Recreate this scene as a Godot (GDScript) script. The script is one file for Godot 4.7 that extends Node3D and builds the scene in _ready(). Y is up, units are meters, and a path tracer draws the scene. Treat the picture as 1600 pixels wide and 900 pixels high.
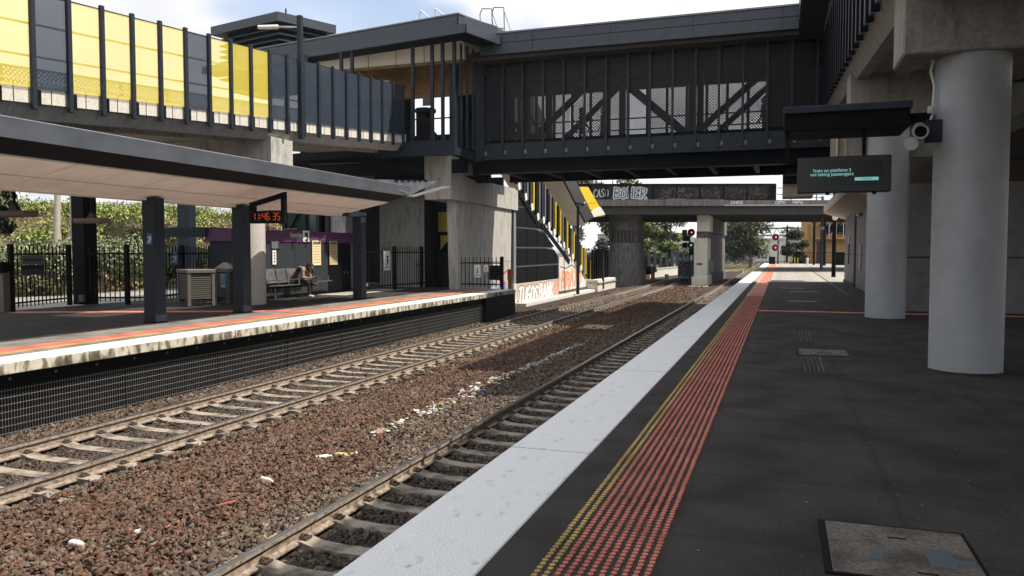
extends Node3D
# A railway station: near platform on the right, two tracks, island platform and shelter on the left, a covered footbridge across.

# ---------------------------------------------------------------- mesh builder
class MB:
	var v := PackedVector3Array()
	var n := PackedVector3Array()
	var uv := PackedVector2Array()
	var col := PackedColorArray()
	var use_uv := false
	var use_col := false
	func tri(a: Vector3, b: Vector3, c: Vector3, out: Vector3) -> void:
		var nn := (c - a).cross(b - a)
		if nn.length_squared() < 1e-16:
			return
		nn = nn.normalized()
		if nn.dot(out) < 0.0:
			v.append_array([a, c, b]); nn = -nn
		else:
			v.append_array([a, b, c])
		n.append_array([nn, nn, nn])
	func quad(a: Vector3, b: Vector3, c: Vector3, d: Vector3, out: Vector3) -> void:
		tri(a, b, c, out); tri(a, c, d, out)
	func uquad(a: Vector3, b: Vector3, c: Vector3, d: Vector3) -> void:
		# a top-left, b top-right, c bottom-right, d bottom-left as seen from the front
		use_uv = true
		var nn := (c - a).cross(b - a).normalized()
		v.append_array([a, b, c, a, c, d]); n.append_array([nn, nn, nn, nn, nn, nn])
		uv.append_array([Vector2(0, 0), Vector2(1, 0), Vector2(1, 1), Vector2(0, 0), Vector2(1, 1), Vector2(0, 1)])
	func box(c: Vector3, s: Vector3, b := Basis.IDENTITY) -> MB:
		var x := b.x * s.x * 0.5
		var y := b.y * s.y * 0.5
		var z := b.z * s.z * 0.5
		for k in [[x, y, z], [y, z, x], [z, x, y]]:
			for sg in [-1.0, 1.0]:
				var o: Vector3 = k[0] * sg
				quad(c + o - k[1] - k[2], c + o + k[1] - k[2], c + o + k[1] + k[2], c + o - k[1] + k[2], o)
		return self
	func span(a: Vector3, b: Vector3) -> MB:
		return box((a + b) * 0.5, (b - a).abs())
	func cbox(c: Vector3, s: Vector3, ch: float, b := Basis.IDENTITY) -> MB:
		# a box with chamfered edges
		var h := s * 0.5
		var q := h - Vector3.ONE * ch
		var P := func(x: float, y: float, z: float) -> Vector3: return c + b * Vector3(x, y, z)
		for sg in [-1.0, 1.0]:
			quad(P.call(sg * h.x, -q.y, -q.z), P.call(sg * h.x, q.y, -q.z), P.call(sg * h.x, q.y, q.z), P.call(sg * h.x, -q.y, q.z), b.x * sg)
			quad(P.call(-q.x, sg * h.y, -q.z), P.call(q.x, sg * h.y, -q.z), P.call(q.x, sg * h.y, q.z), P.call(-q.x, sg * h.y, q.z), b.y * sg)
			quad(P.call(-q.x, -q.y, sg * h.z), P.call(q.x, -q.y, sg * h.z), P.call(q.x, q.y, sg * h.z), P.call(-q.x, q.y, sg * h.z), b.z * sg)
			for s2 in [-1.0, 1.0]:
				quad(P.call(sg * h.x, s2 * q.y, -q.z), P.call(sg * q.x, s2 * h.y, -q.z), P.call(sg * q.x, s2 * h.y, q.z), P.call(sg * h.x, s2 * q.y, q.z), b * Vector3(sg, s2, 0))
				quad(P.call(-q.x, sg * h.y, s2 * q.z), P.call(-q.x, sg * q.y, s2 * h.z), P.call(q.x, sg * q.y, s2 * h.z), P.call(q.x, sg * h.y, s2 * q.z), b * Vector3(0, sg, s2))
				quad(P.call(sg * h.x, -q.y, s2 * q.z), P.call(sg * q.x, -q.y, s2 * h.z), P.call(sg * q.x, q.y, s2 * h.z), P.call(sg * h.x, q.y, s2 * q.z), b * Vector3(sg, 0, s2))
				for s3 in [-1.0, 1.0]:
					tri(P.call(sg * h.x, s2 * q.y, s3 * q.z), P.call(sg * q.x, s2 * h.y, s3 * q.z), P.call(sg * q.x, s2 * q.y, s3 * h.z), b * Vector3(sg, s2, s3))
		return self
	func bar(a: Vector3, b: Vector3, w: float, h: float, up := Vector3.UP) -> MB:
		# a rectangular bar from a to b: w across, h along up
		var z := (b - a).normalized()
		if absf(z.dot(up)) > 0.98:
			up = Vector3.RIGHT
		var x := up.cross(z).normalized()
		var y := z.cross(x)
		return box((a + b) * 0.5, Vector3(w, h, a.distance_to(b)), Basis(x, y, z))
	func tube(a: Vector3, b: Vector3, ra: float, rb: float, k := 10, caps := true) -> MB:
		var z := (b - a).normalized()
		var x := (Vector3.RIGHT if absf(z.y) > 0.9 else Vector3.UP).cross(z).normalized()
		var y := z.cross(x)
		for i in k:
			var t0 := TAU * i / k
			var t1 := TAU * (i + 1) / k
			var d0 := x * cos(t0) + y * sin(t0)
			var d1 := x * cos(t1) + y * sin(t1)
			var p := [a + d0 * ra, a + d1 * ra, b + d1 * rb, b + d0 * rb]
			var nn := [d0, d1, d1, d0]
			for q in ([[0, 1, 2], [0, 2, 3]] if ((p[2] - p[0]) as Vector3).cross(p[1] - p[0]).dot(d0 + d1) > 0 else [[0, 2, 1], [0, 3, 2]]):
				for j in q:
					v.append(p[j]); n.append(nn[j])
			if caps:
				tri(a, a + d0 * ra, a + d1 * ra, -z)
				tri(b, b + d0 * rb, b + d1 * rb, z)
		return self
	func path(pts: Array, r0: float, r1: float, k := 7) -> MB:
		for i in pts.size() - 1:
			var f0 := lerpf(r0, r1, float(i) / (pts.size() - 1))
			var f1 := lerpf(r0, r1, float(i + 1) / (pts.size() - 1))
			tube(pts[i], pts[i + 1], f0, f1, k, true)
		return self
	func prism(poly: Array, axis: String, t0: float, t1: float) -> MB:
		# polygon extruded along an axis: x -> (z, y), y -> (x, z), z -> (x, y)
		var p2 := PackedVector2Array(poly)
		var F := func(p: Vector2, t: float) -> Vector3:
			return Vector3(t, p.y, p.x) if axis == "x" else (Vector3(p.x, t, p.y) if axis == "y" else Vector3(p.x, p.y, t))
		var dir: Vector3 = (F.call(Vector2.ZERO, 1.0) - F.call(Vector2.ZERO, 0.0)) * signf(t1 - t0)
		var ix := Geometry2D.triangulate_polygon(p2)
		for i in range(0, ix.size(), 3):
			tri(F.call(p2[ix[i]], t0), F.call(p2[ix[i + 1]], t0), F.call(p2[ix[i + 2]], t0), -dir)
			tri(F.call(p2[ix[i]], t1), F.call(p2[ix[i + 1]], t1), F.call(p2[ix[i + 2]], t1), dir)
		var ar := 0.0
		for i in p2.size():
			ar += p2[i].cross(p2[(i + 1) % p2.size()])
		for i in p2.size():
			var a := p2[i]
			var b := p2[(i + 1) % p2.size()]
			var o := Vector2(b.y - a.y, a.x - b.x) * signf(ar)
			quad(F.call(a, t0), F.call(b, t0), F.call(b, t1), F.call(a, t1), F.call(o, 0.0) - F.call(Vector2.ZERO, 0.0))
		return self
	func ball(c: Vector3, r: Vector3, k := 10) -> MB:
		var P := func(i: int, j: int) -> Vector3:
			var th := PI * j / (k / 2)
			return Vector3(cos(TAU * i / k) * sin(th), cos(th), sin(TAU * i / k) * sin(th))
		for j in k / 2:
			for i in k:
				var q := [P.call(i, j), P.call(i + 1, j), P.call(i + 1, j + 1), P.call(i, j + 1)]
				for t in [[0, 1, 2], [0, 2, 3]]:
					var A: Vector3 = q[t[0]]; var B: Vector3 = q[t[1]]; var C: Vector3 = q[t[2]]
					var f: Array = [A, B, C] if (C - A).cross(B - A).dot(A + B + C) >= 0 else [A, C, B]
					if (C - A).cross(B - A).length_squared() > 1e-12:
						for w in f:
							v.append(c + w * r); n.append((w / r).normalized())
		return self
	func paint(c: Color) -> MB:
		# gives everything added since the last paint this vertex colour
		use_col = true
		while col.size() < v.size():
			col.append(c)
		return self
	func done(off := Vector3.ZERO) -> ArrayMesh:
		var m := ArrayMesh.new()
		var a := []
		a.resize(Mesh.ARRAY_MAX)
		var w := v.duplicate()
		if off != Vector3.ZERO:
			for i in w.size():
				w[i] -= off
		a[Mesh.ARRAY_VERTEX] = w
		a[Mesh.ARRAY_NORMAL] = n
		if use_uv and uv.size() == v.size():
			a[Mesh.ARRAY_TEX_UV] = uv
		if use_col:
			a[Mesh.ARRAY_COLOR] = col
		m.add_surface_from_arrays(Mesh.PRIMITIVE_TRIANGLES, a)
		return m

# ---------------------------------------------------------------- scene helpers
var used := {}
func numbered(called: String) -> String:
	used[called] = used.get(called, -1) + 1
	return called if used[called] == 0 else "%s_%03d" % [called, used[called]]

func tag(o: Node, label: String, category: String, group := "") -> void:
	o.set_meta("label", label)
	o.set_meta("category", category)
	if group:
		o.set_meta("group", group)

func thing(called: String, label: String, category: String, at := Vector3.ZERO, group := "") -> Node3D:
	var o := Node3D.new()
	o.name = numbered(called)
	o.position = at
	add_child(o, true)
	tag(o, label, category, group)
	return o

func base_of(o: Node) -> Vector3:
	var p := Vector3.ZERO
	while o != self and o is Node3D:
		p += (o as Node3D).position
		o = o.get_parent()
	return p

func put(parent: Node, called: String, b: MB, m: Material) -> MeshInstance3D:
	# commits a builder (in world coordinates) as one named mesh under parent
	var o := MeshInstance3D.new()
	o.mesh = b.done(base_of(parent))
	o.material_override = m
	o.name = numbered(called) if parent == self else called
	parent.add_child(o, true)
	return o

func inst(parent: Node, called: String, mesh: Mesh, m: Material, at: Vector3, b := Basis.IDENTITY) -> MeshInstance3D:
	var o := MeshInstance3D.new()
	o.mesh = mesh
	o.material_override = m
	o.name = numbered(called) if parent == self else called
	o.transform = Transform3D(b, at - base_of(parent))
	parent.add_child(o, true)
	return o

func struct(called: String, b: MB, m: Material) -> MeshInstance3D:
	var o := put(self, called, b, m)
	o.set_meta("kind", "structure")
	return o

func stuff(o: Node) -> Node:
	o.set_meta("kind", "stuff")
	return o

func copy(o: Node3D, at: Vector3, label: String) -> Node3D:
	var c: Node3D = o.duplicate()
	var nm := String(o.name)
	if nm.length() > 4 and nm[nm.length() - 4] == "_" and nm.right(3).is_valid_int():
		nm = nm.left(-4)
	c.name = numbered(nm)
	add_child(c, true)
	c.position = at
	c.set_meta("label", label)
	return c

# ---------------------------------------------------------------- textures and materials
func ramp(stops: Array) -> Gradient:
	var g := Gradient.new()
	var o := PackedFloat32Array()
	var c := PackedColorArray()
	for s in stops:
		o.append(s[0])
		c.append(s[1] if s[1] is Color else Color(s[1], s[1], s[1]))
	g.offsets = o
	g.colors = c
	return g

func ntex(sd: int, freq: float, stops: Array, size := 512, kind := FastNoiseLite.TYPE_SIMPLEX_SMOOTH, oct := 4) -> NoiseTexture2D:
	var f := FastNoiseLite.new()
	f.seed = sd
	f.frequency = freq
	f.noise_type = kind
	f.fractal_octaves = oct
	var t := NoiseTexture2D.new()
	t.width = size
	t.height = size
	t.seamless = true
	t.noise = f
	t.color_ramp = ramp(stops)
	return t

func nmap(sd: int, freq: float, bump: float, size := 512, oct := 4) -> NoiseTexture2D:
	var t := ntex(sd, freq, [[0, 0], [1, 1]], size, FastNoiseLite.TYPE_SIMPLEX_SMOOTH, oct)
	t.color_ramp = null
	t.as_normal_map = true
	t.bump_strength = bump
	return t

func lin(r: float, g: float, b: float) -> Color:
	return Color(r, g, b).linear_to_srgb()

func mat(c: Color, rough := 0.8, metal := 0.0, tex: Texture2D = null, tscale := Vector3.ONE, detail: Texture2D = null, dscale := Vector3.ONE, nm: Texture2D = null, nstr := 0.5) -> StandardMaterial3D:
	var m := StandardMaterial3D.new()
	m.albedo_color = c
	m.roughness = rough
	m.metallic = metal
	m.cull_mode = BaseMaterial3D.CULL_DISABLED
	if tex or nm:
		m.uv1_triplanar = true
		m.uv1_world_triplanar = true
		m.uv1_scale = tscale
	if tex:
		m.albedo_texture = tex
	if nm:
		m.normal_enabled = true
		m.normal_texture = nm
		m.normal_scale = nstr
	if detail:
		m.detail_enabled = true
		m.detail_albedo = detail
		m.detail_blend_mode = BaseMaterial3D.BLEND_MODE_MUL
		m.detail_uv_layer = BaseMaterial3D.DETAIL_UV_2
		m.uv2_triplanar = true
		m.uv2_world_triplanar = true
		m.uv2_scale = dscale
	return m

func glow(c: Color, e: float) -> StandardMaterial3D:
	var m := mat(Color(0.02, 0.02, 0.02), 0.6)
	m.emission_enabled = true
	m.emission = c
	m.emission_energy_multiplier = e
	return m

func picture(im: Image, rough := 0.6, alpha := false) -> StandardMaterial3D:
	var m := mat(Color.WHITE, rough)
	m.albedo_texture = ImageTexture.create_from_image(im)
	if alpha:
		m.transparency = BaseMaterial3D.TRANSPARENCY_ALPHA_SCISSOR
		m.alpha_scissor_threshold = 0.5
	return m

# strokes of letters in a unit box, y down
const GLYPH := {
	"T": [[[0, 0.05], [1, 0]], [[0.5, 0], [0.45, 1]]], "U": [[[0, 0], [0.05, 0.8], [0.4, 1], [0.85, 0.8], [1, 0]]], "J": [[[0.3, 0], [1, 0]], [[0.7, 0], [0.65, 0.9], [0.3, 1], [0, 0.75]]],
	"G": [[[1, 0.15], [0.5, 0], [0.05, 0.4], [0.2, 0.95], [0.8, 0.95], [0.95, 0.55], [0.55, 0.55]]], "O": [[[0.5, 0], [0.05, 0.3], [0.1, 0.85], [0.5, 1], [0.95, 0.75], [0.9, 0.2], [0.5, 0]]],
	"S": [[[1, 0.1], [0.4, 0], [0.05, 0.25], [0.5, 0.5], [0.95, 0.75], [0.6, 1], [0, 0.9]]], "B": [[[0.1, 1], [0.05, 0], [0.8, 0.08], [0.85, 0.4], [0.1, 0.5], [0.9, 0.6], [0.95, 0.92], [0.1, 1]]],
	"A": [[[0, 1], [0.45, 0], [1, 1]], [[0.2, 0.65], [0.85, 0.6]]], "N": [[[0.05, 1], [0.1, 0], [0.9, 1], [0.95, 0]]], "K": [[[0.1, 0], [0.1, 1]], [[0.95, 0], [0.15, 0.55], [1, 1]]],
	"C": [[[1, 0.15], [0.5, 0], [0.05, 0.4], [0.2, 0.95], [1, 0.9]]], "E": [[[1, 0], [0.1, 0.05], [0.1, 0.95], [1, 1]], [[0.1, 0.5], [0.8, 0.5]]], "R": [[[0.1, 1], [0.05, 0], [0.85, 0.1], [0.8, 0.45], [0.1, 0.5], [1, 1]]],
	"H": [[[0.1, 0], [0.05, 1]], [[0.9, 0], [0.95, 1]], [[0.1, 0.5], [0.9, 0.5]]], "M": [[[0, 1], [0.1, 0], [0.5, 0.6], [0.9, 0], [1, 1]]], "P": [[[0.1, 1], [0.05, 0], [0.9, 0.1], [0.85, 0.5], [0.1, 0.55]]],
}
func dab(im: Image, p: Vector2, r: float, c: Color) -> void:
	for y in range(maxi(0, int(p.y - r)), mini(im.get_height(), int(p.y + r) + 1)):
		var w := sqrt(maxf(0.0, r * r - (y - p.y) * (y - p.y)))
		var x0 := maxi(0, int(p.x - w))
		var x1 := mini(im.get_width(), int(p.x + w) + 1)
		if x1 > x0:
			im.fill_rect(Rect2i(x0, y, x1 - x0, 1), c)

func line(im: Image, a: Vector2, b: Vector2, r: float, c: Color) -> void:
	var k := int(a.distance_to(b) / maxf(1.0, r * 0.5)) + 1
	for i in k + 1:
		dab(im, a.lerp(b, float(i) / k), r, c)

func graffito(im: Image, word: String, at: Rect2, r: float, fill: Color, edge: Color, rim := 3.0, lean := 0.15) -> void:
	var w := at.size.x / word.length()
	for pass_ in 2:
		for i in word.length():
			var o := at.position + Vector2(w * i + w * 0.1, sin(i * 2.1) * at.size.y * 0.05)
			for s in GLYPH[word[i]]:
				for j in s.size() - 1:
					var a := Vector2(s[j][0] * w * 0.8 + (1.0 - s[j][1]) * lean * w, s[j][1] * at.size.y) + o
					var b := Vector2(s[j + 1][0] * w * 0.8 + (1.0 - s[j + 1][1]) * lean * w, s[j + 1][1] * at.size.y) + o
					line(im, a, b, r + rim if pass_ == 0 else r, edge if pass_ == 0 else fill)

func text(parent: Node, called: String, words: String, at: Vector3, height: float, m: Material, b := Basis.IDENTITY, bold := 400) -> MeshInstance3D:
	var t := TextMesh.new()
	var f := SystemFont.new()
	f.font_names = PackedStringArray(["Droid Sans"])
	f.font_weight = bold
	t.font = f
	t.text = words
	t.font_size = 48
	t.pixel_size = height / 36.0
	t.depth = 0.004
	return inst(parent, called, t, m, at, b)

# ---------------------------------------------------------------- foliage
func leaf_mesh(rng: RandomNumberGenerator, blobs: Array, count: int, size: float, c0: Color, c1: Color, droop := 0.0) -> MB:
	# many small leaf faces scattered through the blobs (centre, radii), thicker towards each blob's skin
	var b := MB.new()
	b.use_col = true
	var vols := []
	var total := 0.0
	for q in blobs:
		total += pow(q[1].x * q[1].y * q[1].z, 0.67)
		vols.append(total)
	for i in count:
		var pick := rng.randf() * total
		var k := 0
		while vols[k] < pick:
			k += 1
		var d := Vector3(rng.randfn(), rng.randfn(), rng.randfn()).normalized()
		var p: Vector3 = blobs[k][0] + d * blobs[k][1] * pow(rng.randf(), 0.45) * rng.randf_range(0.85, 1.12)
		var a := Vector3(rng.randfn(), rng.randfn() - droop, rng.randfn()).normalized()
		var w := a.cross(Vector3(rng.randfn(), rng.randfn(), rng.randfn())).normalized()
		var s := size * rng.randf_range(0.6, 1.4)
		var c := c0.lerp(c1, clampf(rng.randfn() * 0.28 + 0.5, 0, 1))
		var nn := (w.cross(a) * 0.7 + d * 0.7 + Vector3(0.2, 0.45, 0)).normalized()
		var q0 := p - a * s
		var q1 := p + w * s * 0.42
		var q2 := p + a * s
		var q3 := p - w * s * 0.42
		b.v.append_array([q0, q1, q2, q0, q2, q3])
		b.n.append_array([nn, nn, nn, nn, nn, nn])
		b.col.append_array([c, c, c, c, c, c])
	return b

func tree(called: String, label: String, foot: Vector3, h: float, rad: float, leaves: int, leaf: float, c0: Color, c1: Color, sd: int, low := 0.3, clumps := 14, group := "") -> Node3D:
	var rng := RandomNumberGenerator.new()
	rng.seed = sd
	var t := thing(called, label, "tree", foot, group)
	var top := foot + Vector3(rng.randf_range(-0.3, 0.3), h * 0.7, rng.randf_range(-0.3, 0.3))
	put(t, "trunk", MB.new().path([foot, foot.lerp(top, 0.4) + Vector3(0.1, 0, 0.1), top], h * 0.028, h * 0.01), bark)
	var blobs := []
	var lim := MB.new()
	for i in clumps:
		var y := rng.randf_range(low, 0.95)
		var spread := rad * sqrt(maxf(0.05, 1.0 - pow((y - 0.55) / 0.5, 2.0)))
		var ang := rng.randf() * TAU
		var c := foot + Vector3(cos(ang) * spread * rng.randf_range(0.2, 0.85), y * h, sin(ang) * spread * rng.randf_range(0.2, 0.85))
		blobs.append([c, Vector3(1, 0.75, 1) * rad * rng.randf_range(0.26, 0.5)])
		lim.path([foot.lerp(top, clampf(y - 0.2, 0.15, 0.95)), c], h * 0.009, h * 0.003, 5)
	put(t, "limb", lim, bark)
	put(t, "crown", leaf_mesh(rng, blobs, leaves, leaf, c0, c1, 0.3), leafm)
	return t

func bush(called: String, label: String, foot: Vector3, r: Vector3, leaves: int, leaf: float, c0: Color, c1: Color, sd: int, group := "") -> Node3D:
	var rng := RandomNumberGenerator.new()
	rng.seed = sd
	var t := thing(called, label, "shrub", foot, group)
	var blobs := []
	var st := MB.new()
	for i in 6:
		var a := TAU * i / 6.0 + rng.randf()
		var c := foot + Vector3(cos(a) * r.x * 0.5, r.y * rng.randf_range(0.75, 1.25), sin(a) * r.z * 0.5)
		blobs.append([c, r * rng.randf_range(0.45, 0.7)])
		st.path([foot, c], 0.03, 0.01, 5)
	put(t, "stem", st, bark)
	put(t, "foliage", leaf_mesh(rng, blobs, leaves, leaf, c0, c1), leafm)
	return t

# ---------------------------------------------------------------- people: a field of tapered capsules meshed as surface nets
func net(bones: Array, cell: float, k: float, mb: MB) -> void:
	# bones: [a, b, ra, rb, colour]
	var lo := Vector3.INF
	var hi := -Vector3.INF
	for b in bones:
		var r := Vector3.ONE * (maxf(b[2], b[3]) + cell * 2)
		lo = lo.min(b[0] - r).min(b[1] - r)
		hi = hi.max(b[0] + r).max(b[1] + r)
	var d := Vector3i(((hi - lo) / cell).ceil()) + Vector3i.ONE
	var f := PackedFloat32Array()
	f.resize(d.x * d.y * d.z)
	f.fill(1.0)
	for b in bones:
		var A: Vector3 = b[0]
		var D: Vector3 = b[1] - b[0]
		var L := maxf(D.length_squared(), 1e-9)
		var R := maxf(b[2], b[3]) + k * 2 + cell
		var l := Vector3i(((A.min(b[1]) - Vector3.ONE * R - lo) / cell).floor()).clamp(Vector3i.ZERO, d - Vector3i.ONE)
		var u := Vector3i(((A.max(b[1]) + Vector3.ONE * R - lo) / cell).ceil()).clamp(Vector3i.ZERO, d - Vector3i.ONE)
		for z in range(l.z, u.z + 1):
			for y in range(l.y, u.y + 1):
				for x in range(l.x, u.x + 1):
					var p := lo + Vector3(x, y, z) * cell - A
					var t := clampf(p.dot(D) / L, 0, 1)
					var e := (p - D * t).length() - lerpf(b[2], b[3], t)
					var i := x + d.x * (y + d.y * z)
					var q := f[i]
					var hh := maxf(k - absf(q - e), 0.0) / k
					f[i] = minf(q, e) - hh * hh * k * 0.25
	var vert := {}
	var step := [1, d.x, d.x * d.y]
	for z in d.z - 1:
		for y in d.y - 1:
			for x in d.x - 1:
				var i := x + d.x * (y + d.y * z)
				var s := Vector3.ZERO
				var m := 0
				for e in [[0, 1, 0], [2, 3, 0], [4, 5, 0], [6, 7, 0], [0, 2, 1], [1, 3, 1], [4, 6, 1], [5, 7, 1], [0, 4, 2], [1, 5, 2], [2, 6, 2], [3, 7, 2]]:
					var ca := Vector3(e[0] & 1, (e[0] >> 1) & 1, e[0] >> 2)
					var fa := f[i + (e[0] & 1) + ((e[0] >> 1) & 1) * d.x + (e[0] >> 2) * step[2]]
					var fb := f[i + (e[1] & 1) + ((e[1] >> 1) & 1) * d.x + (e[1] >> 2) * step[2]]
					if (fa < 0) != (fb < 0):
						ca[e[2]] += fa / (fa - fb)
						s += ca
						m += 1
				if m:
					vert[i] = lo + (Vector3(x, y, z) + s / m) * cell
	var G := func(p: Vector3) -> Vector3:
		var q := (p - lo) / cell
		var c := Vector3i(q.round()).clamp(Vector3i.ONE, d - Vector3i.ONE * 2)
		var i := c.x + d.x * (c.y + d.y * c.z)
		return Vector3(f[i + 1] - f[i - 1], f[i + step[1]] - f[i - step[1]], f[i + step[2]] - f[i - step[2]]).normalized()
	for z in range(1, d.z - 1):
		for y in range(1, d.y - 1):
			for x in range(1, d.x - 1):
				var i := x + d.x * (y + d.y * z)
				for ax in 3:
					if (f[i] < 0) != (f[i + step[ax]] < 0):
						var s1: int = step[(ax + 1) % 3]
						var s2: int = step[(ax + 2) % 3]
						var q := [i - s1 - s2, i - s2, i, i - s1]
						if not (vert.has(q[0]) and vert.has(q[1]) and vert.has(q[2]) and vert.has(q[3])):
							continue
						var P := []
						var N := []
						for j in q:
							P.append(vert[j])
							N.append(G.call(vert[j]))
						for t in [[0, 1, 2], [0, 2, 3]]:
							var g: Vector3 = N[t[0]] + N[t[1]] + N[t[2]]
							var o: Array = t if ((P[t[2]] - P[t[0]]) as Vector3).cross(P[t[1]] - P[t[0]]).dot(g) > 0 else [t[0], t[2], t[1]]
							var mid: Vector3 = (P[0] + P[2]) * 0.5
							var best := 9.0
							var c := Color.BLACK
							for b in bones:
								var D: Vector3 = b[1] - b[0]
								var tt := clampf((mid - b[0]).dot(D) / maxf(D.length_squared(), 1e-9), 0, 1)
								var e: float = (mid - b[0] - D * tt).length() - lerpf(b[2], b[3], tt)
								if e < best:
									best = e
									c = b[4]
							for j in o:
								mb.v.append(P[j]); mb.n.append(N[j]); mb.col.append(c)
	mb.use_col = true

func hand(mb: MB, wrist: Vector3, dir: Vector3, palm: Vector3, curl: float, skin: Color, side: float) -> void:
	# five fingers of different lengths rooted in a palm; palm = the direction the palm faces
	dir = dir.normalized()
	var across := dir.cross(palm).normalized() * side
	palm = across.cross(dir).normalized() * side
	var bones := [[wrist, wrist + dir * 0.045, 0.026, 0.03, skin]]
	for i in 4:
		var root := wrist + dir * 0.04 + across * (i - 1.5) * 0.012
		var k1 := wrist + dir * (0.085 - absf(i - 1.2) * 0.004) + across * (i - 1.5) * 0.021
		var ln: float = [0.062, 0.072, 0.068, 0.052][i]
		var k2 := k1 + (dir * cos(curl) + palm * sin(curl)) * ln * 0.5
		var k3 := k2 + (dir * cos(curl * 2.1) + palm * sin(curl * 2.1)) * ln * 0.5
		bones.append([root, k1, 0.014, 0.011, skin])
		bones.append([k1, k2, 0.0105, 0.009, skin])
		bones.append([k2, k3, 0.009, 0.0075, skin])
	var t0 := wrist + dir * 0.025 - across * 0.028
	var t1 := t0 + (dir * 0.6 - across * 0.6 + palm * 0.5).normalized() * 0.042
	bones.append([t0, t1, 0.014, 0.011, skin])
	bones.append([t1, t1 + (dir + palm * 0.5).normalized() * 0.032, 0.0105, 0.008, skin])
	net(bones, 0.006, 0.008, mb)

func head_bones(c: Vector3, fwd: Vector3, up: Vector3, skin: Color) -> Array:
	fwd = fwd.normalized()
	var rt := fwd.cross(up).normalized()
	up = rt.cross(fwd)
	var o := [[c + up * 0.035 - fwd * 0.02, c + up * 0.03 + fwd * 0.02, 0.088, 0.083, skin], [c - up * 0.04 + fwd * 0.03, c - up * 0.075 + fwd * 0.055, 0.055, 0.032, skin], [c + up * 0.012 + fwd * 0.092, c - up * 0.02 + fwd * 0.112, 0.011, 0.015, skin], [c - up * 0.056 + fwd * 0.09 - rt * 0.015, c - up * 0.056 + fwd * 0.09 + rt * 0.015, 0.008, 0.008, Color(0.22, 0.08, 0.07)]]
	for s in [-1.0, 1.0]:
		o.append([c + up * 0.012 + fwd * 0.088 + rt * 0.032 * s, c + up * 0.012 + fwd * 0.089 + rt * 0.034 * s, 0.009, 0.009, Color(0.05, 0.04, 0.04)])
		o.append([c + up * 0.015 + rt * 0.09 * s - fwd * 0.008, c - up * 0.02 + rt * 0.088 * s, 0.014, 0.011, skin])
	return o

func standing(called: String, label: String, at: Vector3, turn: float, top: Color, legs: Color, skin: Color, hairc: Color, stride := 0.1) -> Node3D:
	var t := thing(called, label, "person", at)
	t.set_meta("label", label)
	var mb := MB.new()
	var B := Basis(Vector3.UP, turn)
	var P := func(x: float, y: float, z: float) -> Vector3: return at + B * Vector3(x, y, z)
	var shoe := Color(0.03, 0.03, 0.03)
	var bones := [[P.call(0, 1.0, 0), P.call(0, 1.2, 0.0), 0.14, 0.13, top], [P.call(-0.1, 1.36, 0), P.call(0.1, 1.36, 0), 0.105, 0.105, top], [P.call(0, 1.2, 0), P.call(0, 1.36, 0.0), 0.135, 0.14, top], [P.call(0, 1.42, 0), P.call(0, 1.54, 0.01), 0.055, 0.05, skin]]
	for s in [-1.0, 1.0]:
		var z: float = stride * s
		bones.append([P.call(0.09 * s, 0.95, 0), P.call(0.1 * s, 0.5, z * 0.7 + 0.02), 0.095, 0.06, legs])
		bones.append([P.call(0.1 * s, 0.5, z * 0.7 + 0.02), P.call(0.1 * s, 0.09, z), 0.06, 0.042, legs])
		bones.append([P.call(0.1 * s, 0.045, z - 0.03), P.call(0.115 * s, 0.035, z + 0.15), 0.045, 0.035, shoe])
		bones.append([P.call(0.18 * s, 1.38, 0), P.call(0.23 * s, 1.1, -z * 0.5 - 0.02), 0.06, 0.045, top])
		bones.append([P.call(0.23 * s, 1.1, -z * 0.5 - 0.02), P.call(0.22 * s, 0.86, -z + 0.08), 0.045, 0.032, top])
	bones.append_array(head_bones(P.call(0, 1.62, 0.02), B * Vector3(0, 0, 1), Vector3.UP, skin))
	net(bones, 0.022, 0.05, mb)
	for s in [-1.0, 1.0]:
		hand(mb, P.call(0.22 * s, 0.85, -stride * s + 0.08), B * Vector3(0, -1, 0.2), B * Vector3(-s, 0, 0), 0.5, skin, s)
	put(t, "body", mb, skinm)
	var hb := MB.new()
	net([[P.call(0, 1.675, -0.02), P.call(0, 1.66, -0.035), 0.098, 0.095, hairc], [P.call(0, 1.64, -0.06), P.call(0, 1.5, -0.07), 0.08, 0.05, hairc]], 0.016, 0.02, hb)
	put(t, "hair", hb, skinm)
	return t

# ---------------------------------------------------------------- shared materials
var concrete: StandardMaterial3D
var shade_conc: StandardMaterial3D
var stained: StandardMaterial3D
var white_conc: StandardMaterial3D
var column_paint: StandardMaterial3D
var asphalt: StandardMaterial3D
var asphalt_pale: StandardMaterial3D
var sun_tinted_paving: StandardMaterial3D
var edge_paint: StandardMaterial3D
var navy: StandardMaterial3D
var black: StandardMaterial3D
var fascia: StandardMaterial3D
var fascia_pale: StandardMaterial3D
var soffit: StandardMaterial3D
var ballast: StandardMaterial3D
var stone: StandardMaterial3D
var sleeper_m: StandardMaterial3D
var rail_side: StandardMaterial3D
var rail_top: StandardMaterial3D
var clip_m: StandardMaterial3D
var bark: StandardMaterial3D
var gum_bark: StandardMaterial3D
var leafm: StandardMaterial3D
var skinm: StandardMaterial3D
var steel: StandardMaterial3D
var wire_m: StandardMaterial3D
var yellow_paint: StandardMaterial3D
var white_paint: StandardMaterial3D
var purple: StandardMaterial3D
var orange_tile: StandardMaterial3D
var amber_tile: StandardMaterial3D
var bin_m: StandardMaterial3D
var wood: StandardMaterial3D
var yellow_pane: StandardMaterial3D
var mesh_pane: StandardMaterial3D
var screen_pane: StandardMaterial3D
var clear_glass: StandardMaterial3D
var dense_pane: StandardMaterial3D
var perforated: StandardMaterial3D
var beige: StandardMaterial3D
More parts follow.
